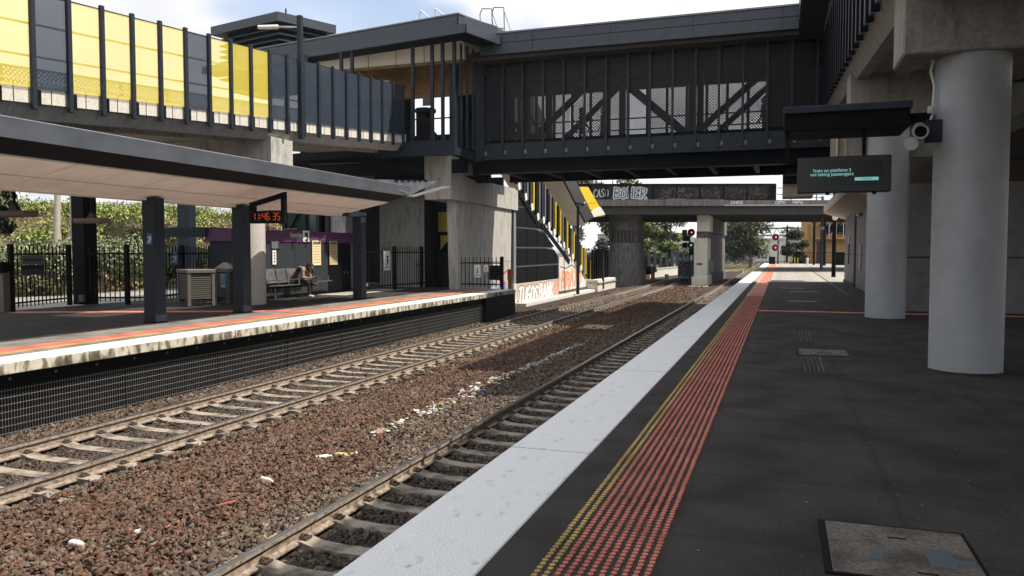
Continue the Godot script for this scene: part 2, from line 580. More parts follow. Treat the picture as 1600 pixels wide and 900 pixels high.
var girder_m: StandardMaterial3D
var brick_m: StandardMaterial3D
var plinth: StandardMaterial3D

func materials() -> void:
	var fine := ntex(1, 0.03, [[0.0, 0.84], [0.5, 0.95], [1.0, 1.0]], 512)
	var cloudy := ntex(2, 0.008, [[0.15, 0.88], [0.5, 0.96], [0.85, 1.0]], 512)
	var streak := ntex(3, 0.02, [[0.12, 0.8], [0.4, 0.95], [0.8, 1.0]], 512, FastNoiseLite.TYPE_SIMPLEX_SMOOTH, 5)
	var faint := ntex(26, 0.015, [[0.1, 0.93], [0.5, 0.98], [0.8, 1.0]], 512, FastNoiseLite.TYPE_SIMPLEX_SMOOTH, 5)
	var grit := ntex(4, 0.25, [[0.0, 0.45], [0.55, 0.85], [0.8, 1.0], [0.92, 1.0], [1.0, 1.0]], 1024, FastNoiseLite.TYPE_SIMPLEX_SMOOTH, 2)
	var chip := ntex(5, 0.16, [[0.0, 0.22], [0.5, 0.32], [0.7, 0.42], [0.8, 0.72], [1.0, 0.95]], 1024, FastNoiseLite.TYPE_SIMPLEX, 2)
	var chip_pale := ntex(27, 0.16, [[0.0, 0.58], [0.55, 0.66], [0.74, 0.72], [0.82, 0.88], [1.0, 1.0]], 1024, FastNoiseLite.TYPE_SIMPLEX, 2)
	var patch := ntex(6, 0.006, [[0.2, 0.74], [0.5, 0.9], [0.8, 1.0]], 512, FastNoiseLite.TYPE_SIMPLEX_SMOOTH, 5)
	var bumpy := nmap(7, 0.2, 4.0, 512)
	var soft := nmap(8, 0.03, 3.0, 512)
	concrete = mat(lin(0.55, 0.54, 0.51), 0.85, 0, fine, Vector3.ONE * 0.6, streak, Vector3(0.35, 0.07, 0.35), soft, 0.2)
	stained = mat(lin(0.56, 0.54, 0.49), 0.9, 0, ntex(9, 0.03, [[0.1, Color(0.36, 0.35, 0.31)], [0.4, Color(0.68, 0.66, 0.6)], [0.56, Color(1, 0.99, 0.96)], [1, Color(1, 1, 1)]], 512, FastNoiseLite.TYPE_SIMPLEX_SMOOTH, 5), Vector3(0.3, 0.12, 0.3), ntex(28, 0.01, [[0.1, 0.7], [0.5, 0.95], [1, 1.0]], 512), Vector3(0.2, 0.5, 0.2), soft, 0.3)
	white_conc = mat(lin(0.72, 0.7, 0.64), 0.85, 0, fine, Vector3.ONE * 0.8, faint, Vector3(0.7, 0.1, 0.7), soft, 0.2)
	shade_conc = mat(lin(0.3, 0.285, 0.255), 0.85, 0, fine, Vector3.ONE * 0.6, streak, Vector3(0.3, 0.07, 0.3), soft, 0.2)  # darker copy of concrete, deep shade put into its colour
	column_paint = mat(lin(0.33, 0.352, 0.385), 0.5, 0, ntex(10, 0.012, [[0.1, 0.95], [0.6, 0.985], [1, 1.0]], 512), Vector3.ONE * 0.5, faint, Vector3(0.25, 0.08, 0.25), soft, 0.08)
	asphalt = mat(lin(0.4, 0.352, 0.33), 0.8, 0, chip, Vector3.ONE * 0.75, patch, Vector3.ONE * 0.3, bumpy, 0.6)
	sun_tinted_paving = mat(lin(1.0, 0.94, 0.86), 0.85, 0, chip_pale, Vector3.ONE * 0.8, patch, Vector3.ONE * 0.35, bumpy, 0.4)  # lighter asphalt copy with sunlight put into the colour
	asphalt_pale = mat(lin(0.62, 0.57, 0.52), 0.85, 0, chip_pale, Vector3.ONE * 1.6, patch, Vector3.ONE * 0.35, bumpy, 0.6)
	edge_paint = mat(lin(0.84, 0.845, 0.855), 0.7, 0, ntex(11, 0.01, [[0.0, 0.74], [0.12, 0.92], [0.26, 0.99], [1, 1.0]], 1024, FastNoiseLite.TYPE_SIMPLEX_SMOOTH, 6), Vector3(0.6, 0.6, 0.35), ntex(12, 0.09, [[0.0, 0.9], [0.2, 0.97], [0.5, 1.0]], 1024, FastNoiseLite.TYPE_SIMPLEX_SMOOTH, 3), Vector3.ONE * 0.7, bumpy, 0.4)
	navy = mat(lin(0.022, 0.031, 0.046), 0.5, 0.0, ntex(13, 0.02, [[0, 0.8], [1, 1.0]], 256), Vector3.ONE * 0.7)
	black = mat(lin(0.0065, 0.007, 0.0085), 0.6, 0.0, ntex(14, 0.02, [[0, 0.75], [1, 1.0]], 256), Vector3.ONE * 0.7)
	fascia = mat(lin(0.036, 0.047, 0.067), 0.42, 0.0, cloudy, Vector3(0.5, 0.5, 0.5))
	fascia_pale = mat(lin(0.2, 0.22, 0.25), 0.4, 0.0, cloudy, Vector3(0.5, 0.5, 0.5))
	soffit = mat(lin(0.92, 0.88, 0.8), 0.7, 0.0, ntex(15, 0.01, [[0, 0.92], [1, 1.0]], 256), Vector3.ONE * 0.5)
	ballast = mat(lin(0.2, 0.16, 0.135), 0.95, 0, ntex(16, 0.11, [[0.1, 0.12], [0.45, 0.5], [0.7, 0.8], [1, 1.0]], 1024, FastNoiseLite.TYPE_CELLULAR, 2), Vector3.ONE * 0.45, ntex(17, 0.01, [[0.1, Color(0.8, 0.62, 0.52)], [0.5, Color(1, 0.9, 0.85)], [0.9, Color(1, 1, 1)]], 512), Vector3.ONE * 0.2, nmap(18, 0.12, 10.0, 1024), 1.0)
	stone = mat(Color.WHITE, 0.9, 0, ntex(19, 0.03, [[0, 0.7], [1, 1.0]], 256), Vector3.ONE * 3.0)
	stone.vertex_color_use_as_albedo = true
	sleeper_m = mat(lin(0.4, 0.345, 0.285), 0.9, 0, fine, Vector3.ONE * 2.0, ntex(20, 0.01, [[0.2, 0.55], [0.6, 0.95], [1, 1.0]], 512), Vector3.ONE * 0.5, soft, 0.5)
	rail_side = mat(lin(0.38, 0.31, 0.25), 0.8, 0.1, ntex(21, 0.03, [[0.1, 0.6], [0.6, 0.95], [1, 1.0]], 512), Vector3(1, 1, 0.6))
	rail_top = mat(lin(0.34, 0.34, 0.35), 0.32, 0.85, ntex(22, 0.02, [[0, 0.7], [1, 1.0]], 256), Vector3(4, 1, 0.3))
	clip_m = mat(lin(0.07, 0.05, 0.04), 0.7, 0.3)
	bark = mat(lin(0.13, 0.1, 0.08), 0.95, 0, streak, Vector3(2, 0.4, 2))
	gum_bark = mat(lin(0.5, 0.45, 0.4), 0.85, 0, streak, Vector3(1.5, 0.25, 1.5))
	leafm = mat(Color.WHITE, 0.75)
	leafm.vertex_color_use_as_albedo = true
	leafm.backlight_enabled = true
	leafm.backlight = Color(0.5, 0.5, 0.5)
	skinm = mat(Color.WHITE, 0.8)
	skinm.vertex_color_use_as_albedo = true
	steel = mat(lin(0.42, 0.42, 0.42), 0.35, 0.8, ntex(23, 0.02, [[0, 0.8], [1, 1.0]], 256), Vector3.ONE)
	wire_m = mat(lin(0.3, 0.3, 0.29), 0.5, 0.4)
	yellow_paint = mat(lin(0.75, 0.55, 0.02), 0.5, 0, ntex(24, 0.02, [[0, 0.85], [1, 1.0]], 256), Vector3.ONE)
	white_paint = mat(lin(0.78, 0.78, 0.78), 0.5)
	purple = mat(lin(0.1, 0.02, 0.1), 0.5)
	orange_tile = mat(lin(0.82, 0.25, 0.175), 0.7, 0, fine, Vector3.ONE * 2.0, patch, Vector3.ONE * 0.5)
	amber_tile = mat(lin(0.75, 0.5, 0.16), 0.7, 0, fine, Vector3.ONE * 2.0, patch, Vector3.ONE * 0.5)
	bin_m = mat(lin(0.15, 0.138, 0.122), 0.6, 0.2, fine, Vector3.ONE)
	wood = mat(lin(0.34, 0.17, 0.05), 0.6, 0, ntex(25, 0.02, [[0, 0.65], [1, 1.0]], 256), Vector3(0.3, 3, 0.3))
	beige = mat(lin(0.45, 0.38, 0.3), 0.7, 0, cloudy, Vector3.ONE * 0.4)
	black.metallic_specular = 0.22
	asphalt.metallic_specular = 0.3
	navy.metallic_specular = 0.35
	girder_m = mat(lin(0.045, 0.044, 0.044), 0.8, 0, streak, Vector3(0.3, 0.1, 0.3))
	brick_m = mat(lin(0.55, 0.33, 0.14), 0.85, 0, fine, Vector3.ONE)
	plinth = mat(lin(0.17, 0.172, 0.18), 0.6, 0, cloudy, Vector3.ONE * 0.4)
	yellow_pane = mat(Color(1.0, 0.95, 0.46, 0.37), 0.4)
	yellow_pane.transparency = BaseMaterial3D.TRANSPARENCY_ALPHA
	yellow_pane.backlight_enabled = true
	yellow_pane.backlight = Color(0.9, 0.8, 0.2)
	mesh_pane = mat(Color(0.2, 0.245, 0.31, 0.66), 0.5)
	mesh_pane.transparency = BaseMaterial3D.TRANSPARENCY_ALPHA
	screen_pane = mat(Color(0.1, 0.1, 0.11, 0.32), 0.5)
	screen_pane.transparency = BaseMaterial3D.TRANSPARENCY_ALPHA
	dense_pane = mat(Color(0.16, 0.175, 0.21, 0.95), 0.5)
	dense_pane.transparency = BaseMaterial3D.TRANSPARENCY_ALPHA
	clear_glass = mat(Color(0.5, 0.6, 0.65, 0.22), 0.05)
	clear_glass.transparency = BaseMaterial3D.TRANSPARENCY_ALPHA
	var im := Image.create(64, 64, false, Image.FORMAT_RGBA8)
	im.fill(Color(0.16, 0.17, 0.19, 1))
	for y in 64:
		for x in 64:
			for c in [Vector2(16, 16), Vector2(48, 48), Vector2(80, 16), Vector2(-16, 48), Vector2(16, 80), Vector2(48, -16)]:
				if Vector2(x, y).distance_to(c) < 15.5:
					im.set_pixel(x, y, Color(0.16, 0.17, 0.19, 0))
	perforated = mat(Color.WHITE, 0.5, 0, ImageTexture.create_from_image(im), Vector3.ONE * 8.0)
	perforated.transparency = BaseMaterial3D.TRANSPARENCY_ALPHA_SCISSOR

# ---------------------------------------------------------------- the place
const RAIL_Y := -0.97
const BED_Y := -1.19

func sky() -> ImageTexture:
	var f := FastNoiseLite.new()
	f.seed = 31
	f.frequency = 0.55
	f.fractal_octaves = 6
	var g := FastNoiseLite.new()
	g.seed = 77
	g.frequency = 0.9
	g.fractal_octaves = 5
	var im := Image.create(1024, 512, false, Image.FORMAT_RGBF)
	for y in 512:
		var el := PI * (0.5 - (y + 0.5) / 512.0)
		for x in 1024:
			var az := TAU * ((x + 0.5) / 1024.0 - 0.5)
			var d := Vector3(sin(az) * cos(el), sin(el), -cos(az) * cos(el))
			var h := maxf(d.y, 0.0)
			var p := d.rotated(Vector3.UP, -0.31) / (h + 0.22) * 1.3
			var blue := Color(0.16, 0.32, 0.64).lerp(Color(0.5, 0.62, 0.78), exp(-h * 3.5))
			var n := f.get_noise_3d(p.x, p.z, 2.0)
			var cover := smoothstep(-0.3, -0.02, n + 0.2 * exp(-h * 3.0))
			var sh := clampf(0.5 + g.get_noise_3d(p.x * 1.3, p.z * 1.3, 9.0) * 1.3 + n * 0.4, 0, 1)
			var cl := Color(0.7, 0.71, 0.74).lerp(Color(1.0, 0.985, 0.96), sh)
			var c := blue.lerp(cl, 0.3 + cover * 0.68)
			if d.y < 0.0:
				c = Color(0.3, 0.28, 0.25)
			im.set_pixel(x, y, c)
	return ImageTexture.create_from_image(im)

func _ready() -> void:
	var cam := Camera3D.new()
	cam.name = "camera"
	cam.transform = Transform3D(Basis(Vector3(0.946224, 0, -0.323511), Vector3(-0.015238, 0.99889, -0.044569), Vector3(0.323152, 0.047102, 0.945174)), Vector3(0, 1.65, 0))
	cam.fov = 40.19
	cam.near = 0.1
	cam.far = 1500.0
	add_child(cam)
	cam.current = true
	var we := WorldEnvironment.new()
	we.name = "world"
	var e := Environment.new()
	e.background_mode = Environment.BG_SKY
	var sm := PanoramaSkyMaterial.new()
	sm.panorama = sky()
	e.sky = Sky.new()
	e.sky.sky_material = sm
	e.tonemap_mode = Environment.TONE_MAPPER_LINEAR
	e.tonemap_exposure = 1.28
	e.sdfgi_enabled = true
	e.ssao_enabled = true
	e.ssil_enabled = true
	e.fog_enabled = true
	e.fog_density = 0.00025
	e.fog_light_color = Color(0.8, 0.86, 0.93)
	we.environment = e
	add_child(we)
	var sun := DirectionalLight3D.new()
	sun.name = "sun"
	sun.light_energy = 1.6
	sun.light_color = Color(1.0, 0.955, 0.89)
	sun.light_angular_distance = 0.5
	sun.shadow_enabled = true
	add_child(sun)
	sun.look_at_from_position(Vector3.ZERO, -Vector3(0.66, 1.0, -0.14))
	materials()
	ground()
	platforms()
	footbridge()
	left_head()
	right_side()
	ramps()
	shelter()
	pier_and_stairs()
	road_bridge()
	far_things()
	tracks()
	ballast_stones()
	station_things()
	people()
	litter()

func hill_h(x: float, z: float, f: FastNoiseLite) -> float:
	var t := smoothstep(-26.5, -41.0, x) * (0.75 + 0.25 * smoothstep(20.0, -60.0, z))
	return -0.12 + t * (4.25 + f.get_noise_2d(x * 2.0, z * 2.0) * 1.6)

func ground() -> void:
	var earth := mat(lin(0.12, 0.1, 0.07), 0.95, 0, ntex(40, 0.02, [[0.1, Color(0.6, 0.55, 0.4)], [0.5, Color(0.9, 0.9, 0.7)], [1, Color(1, 1, 1)]], 512), Vector3.ONE * 0.2)
	struct("ground", MB.new().span(Vector3(-700, -3.0, -1000), Vector3(700, -1.32, 300)), earth)
	struct("track_bed", MB.new().prism([Vector2(-11.2, -1.4), Vector2(-11.2, BED_Y), Vector2(-8.0, BED_Y), Vector2(-7.2, BED_Y + 0.0), Vector2(-6.0, BED_Y - 0.03), Vector2(-4.9, BED_Y), Vector2(-1.9, BED_Y), Vector2(-1.9, -1.4)], "z", 12.0, -320.0), ballast)
	struct("trackside", MB.new().prism([Vector2(-17, -1.4), Vector2(-17, -1.0), Vector2(-13.2, BED_Y - 0.05), Vector2(-11.2, BED_Y - 0.02), Vector2(-11.2, -1.4)], "z", -33.0, -320.0), ballast)
	# the bank on the left, with its scrub
	var f := FastNoiseLite.new()
	f.seed = 5
	f.frequency = 0.05
	var b := MB.new()
	var st := 2.0
	for i in 60:
		for j in 70:
			var x := -24.0 - i * st
			var z := 25.0 - j * st
			var P := func(xx: float, zz: float) -> Vector3: return Vector3(xx, hill_h(xx, zz, f), zz)
			b.quad(P.call(x, z), P.call(x - st, z), P.call(x - st, z - st), P.call(x, z - st), Vector3.UP)
	struct("bank", b, earth)
	var rng := RandomNumberGenerator.new()
	rng.seed = 11
	var g := MB.new()
	g.use_col = true
	var pn := FastNoiseLite.new()
	pn.seed = 9
	pn.frequency = 0.12
	var pals := [[Color(0.18, 0.25, 0.045), Color(0.42, 0.52, 0.12)], [Color(0.28, 0.3, 0.09), Color(0.52, 0.54, 0.2)], [Color(0.24, 0.16, 0.07), Color(0.42, 0.3, 0.16)]]
	for i in 5200:
		var x := rng.randf_range(-48, -26.5)
		var z := rng.randf_range(-78, 2)
		var q := pn.get_noise_2d(x, z)
		var pal: Array = pals[0] if q > -0.08 else (pals[2] if q < -0.28 else pals[1])
		var r := rng.randf_range(0.35, 0.8)
		var c := Vector3(x, hill_h(x, z, f) + r * 0.25, z)
		var m := leaf_mesh(rng, [[c, Vector3(r, r * rng.randf_range(0.5, 1.2), r)]], 62, 0.075, pal[0].lerp(pal[1], 0.25), pal[1], -0.5)
		g.v.append_array(m.v)
		g.n.append_array(m.n)
		g.col.append_array(m.col)
	stuff(put(self, "scrub", g, leafm))
	tag(get_node("scrub"), "green and rust scrub covering the bank behind the fence", "scrub")
	struct("path", MB.new().span(Vector3(-26.5, -0.4, -60), Vector3(-20.4, -0.06, 12)), mat(lin(0.42, 0.4, 0.37), 0.9, 0, ntex(41, 0.03, [[0, 0.7], [1, 1.0]], 512), Vector3.ONE * 0.6))
	for i in 13:
		var z := -9.0 - i * 1.75
		bush("shrub", "silver green shrub below the bank, %s from the near end" % ["first", "second", "third", "fourth", "fifth", "sixth", "seventh", "eighth", "ninth", "tenth", "eleventh", "twelfth", "thirteenth"][i], Vector3(-26.2 - rng.randf() * 1.2, -0.1, z - rng.randf()), Vector3(1.1, 1.05 + rng.randf() * 0.35, 1.0), 2600, 0.06, Color(0.22, 0.27, 0.13), Color(0.5, 0.55, 0.38), 100 + i, "shrubs along the foot of the bank")

func platforms() -> void:
	# near platform
	var p := struct("platform", MB.new().span(Vector3(-1.95, -1.4, -108), Vector3(10.2, -0.004, 14)), asphalt)
	var ec := MB.new()
	var z := 12.0
	var k := 0
	while z > -107.0:
		var ln := 4.55
		put(p, "coping_slab", MB.new().cbox(Vector3(-1.79 + (k % 3 - 1) * 0.002, -0.14, z - ln / 2), Vector3(0.68, 0.29, ln - 0.012), 0.008), edge_paint)
		put(p, "slab_joint", MB.new().box(Vector3(-1.79, 0.0045, z - ln), Vector3(0.675, 0.002, 0.007)), column_paint)
		z -= ln
		k += 1
	# the sunlit end of the platform has the sunlight put into its paler colour
	put(p, "sun_tinted_surface", MB.new().span(Vector3(-0.58, -0.003, -107.9), Vector3(8.6, 0.002, -44.5)).span(Vector3(-1.44, -0.003, -107.9), Vector3(-1.22, 0.002, -44.5)), sun_tinted_paving)
	put(p, "seam_strip", MB.new().bar(Vector3(2.4, 0.001, -32), Vector3(2.4, 0.001, -75), 0.12, 0.006), mat(lin(0.1, 0.075, 0.06), 0.9))
	put(p, "far_coping", MB.new().span(Vector3(9.6, -0.3, -108), Vector3(10.25, 0.003, 0)), edge_paint)
	put(p, "far_tactile_strip", MB.new().span(Vector3(8.7, -0.1, -108), Vector3(9.3, 0.006, 0)), orange_tile)
	put(p, "joint_patch", MB.new().box(Vector3(0.66, 0, -27.5), Vector3(0.9, 0.004, 0.5)), asphalt_pale)
	put(p, "joint_patch", MB.new().box(Vector3(0.9, 0, -34.0), Vector3(1.1, 0.004, 0.6)), asphalt_pale)
	put(p, "joint_patch", MB.new().box(Vector3(0.5, 0, -37.0), Vector3(1.0, 0.004, 0.6)), asphalt_pale)
	# raised studs: two amber rows, nine red rows
	var tac := thing("tactile_strip", "long strip of red and amber raised dots along the near platform edge", "tactile paving", Vector3(-0.9, 0, -10))
	var base := MB.new().span(Vector3(-1.19, -0.002, -107), Vector3(-0.6, 0.0015, -30))
	put(tac, "distant_strip", base, orange_tile)
	put(tac, "distant_amber_row", MB.new().span(Vector3(-1.2, -0.002, -107), Vector3(-1.1, 0.003, -30)), amber_tile)
	var stud := MB.new()
	stud.tube(Vector3(0, -0.004, 0), Vector3(0, 0.0018, 0), 0.0178, 0.0172, 14, false)
	stud.tube(Vector3(0, 0.0018, 0), Vector3(0, 0.0028, 0), 0.0172, 0.0155, 14, true)
	var sm := stud.done()
	var rest := [[], []]
	var n := 0
	var zz := -2.0
	var rng := RandomNumberGenerator.new()
	rng.seed = 3
	while zz > -32.0:
		for r in 11:
			var at := Vector3(-1.168 + r * 0.0545 + rng.randf_range(-0.002, 0.002), 0, zz + rng.randf_range(-0.002, 0.002))
			var am := r < 2
			if n < 297 and zz < -2.2:
				inst(tac, "stud", sm, amber_tile if am else orange_tile, at)
				n += 1
			else:
				rest[0 if am else 1].append(at - Vector3(-0.9, 0, -10))
		zz -= 0.0505
	for s in 2:
		var mm := MultiMesh.new()
		mm.transform_format = MultiMesh.TRANSFORM_3D
		mm.mesh = sm
		mm.instance_count = rest[s].size()
		for i in rest[s].size():
			mm.set_instance_transform(i, Transform3D(Basis.IDENTITY, rest[s][i]))
		var mi := MultiMeshInstance3D.new()
		mi.multimesh = mm
		mi.material_override = amber_tile if s == 0 else orange_tile
		mi.name = "amber_studs" if s == 0 else "red_studs"
		tac.add_child(mi, true)
		stuff(mi)
	var cross := thing("tactile_crossing", "thin red tactile strip running across the near platform to the columns", "tactile paving", Vector3(2, 0, -22.8))
	for i in 26:
		put(cross, "tile", MB.new().cbox(Vector3(-0.42 + i * 0.31, 0.001, -22.8 - 0.0 * i), Vector3(0.3, 0.01, 0.3), 0.002), orange_tile)
	# pit lids
	lid("pit_lid", "worn concrete pit lid with steel plates at the front of the platform", Vector3(0.63, 0, -4.7), 0.74, 0.8)
	lid("pit_lid", "smaller concrete pit lid further along, between tactile strip and nearest column", Vector3(0.65, 0, -13.65), 0.74, 0.8)
	for q in [[Vector3(0.34, 0, -12.3), "patch of worn ribbed dots in front of the further pit lid", 9], [Vector3(0.3, 0, -16.2), "patch of worn ribbed dots behind the further pit lid", 11]]:
		var t := thing("ribbed_patch", q[1], "tactile paving", q[0], "worn ribbed patches")
		for i in q[2]:
			put(t, "rib", MB.new().box(q[0] + Vector3((i % 5) * 0.06, 0.001, 0), Vector3(0.012, 0.004, 1.6 - 0.1 * (i % 3))), plinth)
	# island platform on the left
	var l := struct("island_platform", MB.new().span(Vector3(-20.2, -1.4, -32.1), Vector3(-11.15, -0.004, 14)), asphalt)
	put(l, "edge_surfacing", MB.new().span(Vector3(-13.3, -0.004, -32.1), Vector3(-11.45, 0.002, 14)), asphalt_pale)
	z = 12.0
	k = 0
	while z > -31.9:
		var ln := 3.66
		put(l, "coping_slab", MB.new().cbox(Vector3(-11.1 + (k % 3 - 1) * 0.004, -0.085, z - ln / 2), Vector3(0.7, 0.17, ln - 0.02), 0.01), stained)
		put(l, "white_edge", MB.new().span(Vector3(-11.43, 0.0, z - ln + 0.02), Vector3(-10.765, 0.004, z)), edge_paint)
		z -= ln
		k += 1
	put(l, "tactile_strip", MB.new().span(Vector3(-12.32, -0.002, -31.6), Vector3(-11.78, 0.008, 12)), orange_tile)
	for i in 10:
		put(l, "tactile_ridge", MB.new().span(Vector3(-12.3 + i * 0.055, 0.0, -31.6), Vector3(-12.27 + i * 0.055, 0.013, 12)), orange_tile if i < 8 else amber_tile)
	put(l, "cross_tactile_strip", MB.new().bar(Vector3(-19.5, 0.0, -15.6), Vector3(-12.3, 0.0, -18.6), 0.5, 0.014), orange_tile)
	put(l, "back_wall", MB.new().span(Vector3(-11.5, -1.4, -32.0), Vector3(-11.14, -0.18, 14)), black)
	put(l, "ledge_beam", MB.new().span(Vector3(-11.2, -0.4, -31.9), Vector3(-11.0, -0.17, 14)), black)
	put(l, "end_wall", MB.new().span(Vector3(-11.3, -1.4, -32.15), Vector3(-10.85, -0.18, -28.6)), black)
	var scr := thing("wire_screen", "grey wire mesh screen under the island platform edge", "screen", Vector3(-10.98, -1.2, -15))
	var bolts := MB.new()
	for i in 15:
		var a := 6.0 - i * 2.42
		var w := MB.new()
		for j in 48:
			w.box(Vector3(-10.98, -0.81, a - j * 0.05), Vector3(0.003, 0.8, 0.0035))
		for y in 8:
			w.box(Vector3(-10.973, -1.2 + y * 0.108, a - 1.18), Vector3(0.006, 0.007, 2.4))
		put(scr, "wire_panel", w, wire_m)
		put(scr, "post", MB.new().box(Vector3(-11.02, -0.83, a + 0.03), Vector3(0.05, 0.75, 0.05)), black)
		for q in 3:
			put(scr, "bolt", MB.new().box(Vector3(-10.99, -1.19, a - q * 0.8 - 0.2), Vector3(0.05, 0.06, 0.05)), steel)
			put(scr, "fixing", MB.new().tube(Vector3(-11.02, -0.28, a - q * 0.8 - 0.2), Vector3(-10.99, -0.28, a - q * 0.8 - 0.2), 0.02, 0.025, 8), plinth)

func lid(called: String, label: String, c: Vector3, w: float, d: float) -> void:
	var t := thing(called, label, "pit lid", c, "pit lids in the near platform")
	put(t, "frame", MB.new().box(c, Vector3(w + 0.05, 0.008, d + 0.05)), black)
	put(t, "slab", MB.new().cbox(c + Vector3(0.012, 0.002, 0), Vector3(w - 0.01, 0.014, d - 0.01), 0.003), mat(lin(0.2, 0.172, 0.148), 0.9, 0, ntex(50, 0.04, [[0.1, 0.7], [0.6, 0.92], [1, 1.0]], 512), Vector3.ONE * 1.2, ntex(51, 0.01, [[0.2, 0.7], [0.6, 1.0], [1, 1.0]], 256), Vector3.ONE, nmap(52, 0.1, 5.0), 0.7))
	for q in [[-0.12, 0.1, 0.07, 0.15], [0.2, 0.06, 0.13, 0.27], [0.31, -0.13 + 0.22, 0.1, 0.07]]:
		put(t, "plate", MB.new().cbox(c + Vector3(q[0], 0.01, q[1]), Vector3(q[2], 0.006, q[3]), 0.002), mat(lin(0.085, 0.11, 0.125), 0.6, 0.2))
	for q in [[0.02, -0.2], [0.1, 0.3]]:
		put(t, "lifting_slot", MB.new().box(c + Vector3(q[0], 0.0095, q[1]), Vector3(0.1, 0.002, 0.02)), black)

func footbridge() -> void:
	var zf := -31.0
	var zb := -35.5
	var xa := -12.2
	var xb := 2.2
	var t := thing("footbridge", "dark covered footbridge with mesh sides crossing above the tracks", "footbridge", Vector3(-5, 4.87, -33))
	put(t, "floor", MB.new().span(Vector3(xa, 5.55, zb), Vector3(xb, 5.9, zf + 0.05)), black)
	put(t, "side_plate", MB.new().span(Vector3(xa, 5.42, zf + 0.05), Vector3(xb, 6.08, zf + 0.13)), navy)
	put(t, "sill", MB.new().span(Vector3(xa, 6.08, zf - 0.12), Vector3(xb, 6.22, zf + 0.03)), black)
	put(t, "bottom_flange", MB.new().span(Vector3(xa, 4.87, zf - 0.45), Vector3(xb, 4.93, zf + 0.1)), black)
	put(t, "edge_girder", MB.new().span(Vector3(xa, 4.93, zf - 0.25), Vector3(xb, 5.55, zf - 0.2)), black)
	put(t, "rear_girder", MB.new().span(Vector3(xa, 4.87, zb), Vector3(xb, 6.5, zb + 0.15)), black)
	for i in 9:
		put(t, "cross_beam", MB.new().bar(Vector3(xa + 1.0 + i * 1.7, 5.2, zf - 0.3), Vector3(xa + 1.0 + i * 1.7, 5.2, zb), 0.18, 0.5), black)
	put(t, "deck_pan", MB.new().span(Vector3(xa, 5.45, zb), Vector3(xb, 5.52, zf - 0.3)), beige)
	var roof := put(t, "roof", MB.new().prism([Vector2(-29.95, 9.5), Vector2(-29.95, 10.32), Vector2(-30.3, 10.42), Vector2(-36.6, 10.42), Vector2(-36.6, 9.5)], "x", xa + 0.6, 0.6), fascia)
	put(roof, "fascia_seam", MB.new().span(Vector3(xa + 0.6, 9.93, -29.945), Vector3(0.6, 9.945, -29.935)), black)
	put(roof, "roof_edge_trim", MB.new().span(Vector3(xa + 0.6, 10.3, -29.99), Vector3(0.6, 10.36, -29.9)), fascia_pale)
	for i in 4:
		put(roof, "fascia_joint", MB.new().span(Vector3(-9.4 + i * 3.1, 9.51, -29.946), Vector3(-9.39 + i * 3.1, 10.3, -29.938)), black)
	put(t, "ceiling", MB.new().span(Vector3(xa, 9.36, zb), Vector3(xb, 9.5, -30.2)), mat(lin(0.06, 0.048, 0.038), 0.8))
	put(t, "head_rail", MB.new().span(Vector3(xa, 9.25, zf - 0.1), Vector3(xb, 9.4, zf + 0.06)), black)
	for i in 17:
		var x := -11.81 + i * 0.8635
		var m := put(t, "mullion", MB.new().span(Vector3(x - 0.045, 5.55, zf + 0.1), Vector3(x + 0.045, 9.42, zf + 0.2)), navy)
		put(m, "mullion_bracket", MB.new().span(Vector3(x + 0.05, 5.62, zf + 0.1), Vector3(x + 0.16, 5.78, zf + 0.16)), plinth)
		if i < 16:
			put(t, "mesh_panel", MB.new().box(Vector3(x + 0.432, 7.78, zf + 0.06), Vector3(0.77, 3.12, 0.008)), screen_pane)
			put(t, "panel_rail", MB.new().box(Vector3(x + 0.432, 8.62, zf + 0.04), Vector3(0.77, 0.05, 0.03)), black)
	# the trusses inside both walls
	for zt in [-31.75, -35.1]:
		for i in 3:
			var top := -13.6 + i * 6.8
			for s in [-1.0, 1.0]:
				if i == 0 and s < 0:
					continue
				put(t, "truss_diagonal", MB.new().bar(Vector3(top, 9.1, zt).lerp(Vector3(top + 3.4 * s, 6.1, zt), 0.5 if i == 0 else 0.0), Vector3(top + 3.4 * s, 6.1, zt), 0.22, 0.22), black)
			for s in [0.0, 3.4]:
				if i == 0 and s == 0.0:
					continue
				put(t, "truss_post", MB.new().box(Vector3(top + s, 7.7, zt), Vector3(0.26, 3.2, 0.26)), black)
		put(t, "handrail", MB.new().bar(Vector3(xa, 7.0, zt + 0.2 * (1 if zt < -33 else -1)), Vector3(xb, 7.0, zt + 0.2 * (1 if zt < -33 else -1)), 0.05, 0.05), black)
	# rear wall: solid band on top, perforated and clear panels below
	put(t, "rear_upper_wall", MB.new().span(Vector3(xa, 8.85, zb - 0.02), Vector3(xb, 9.5, zb + 0.06)), mat(lin(0.1, 0.08, 0.065), 0.8))
	put(t, "rear_kerb", MB.new().span(Vector3(xa, 6.4, zb - 0.02), Vector3(xb, 6.72, zb + 0.06)), black)
	var kinds := "PGGPPGCGPPPGPPPPP"
	for i in 16:
		var x := -11.81 + i * 0.8635
		put(t, "rear_mullion", MB.new().span(Vector3(x - 0.06, 6.4, zb - 0.1), Vector3(x + 0.06, 9.4, zb)), black)
		if i > 12:
			put(t, "rear_solid_panel", MB.new().box(Vector3(x + 0.432, 7.79, zb + 0.09), Vector3(0.75, 2.1, 0.006)), black)
			continue
		var kd := kinds[i]
		put(t, "perforated_panel" if kd == "P" else "glass_panel", MB.new().box(Vector3(x + 0.432, 7.79, zb + 0.09), Vector3(0.75, 2.1, 0.006)), perforated if kd == "P" else (clear_glass if kd == "C" else mesh_rear()))
	put(t, "end_frame", MB.new().span(Vector3(-0.35, 4.87, zb - 0.1), Vector3(-0.1, 9.4, zb + 0.3)), black)
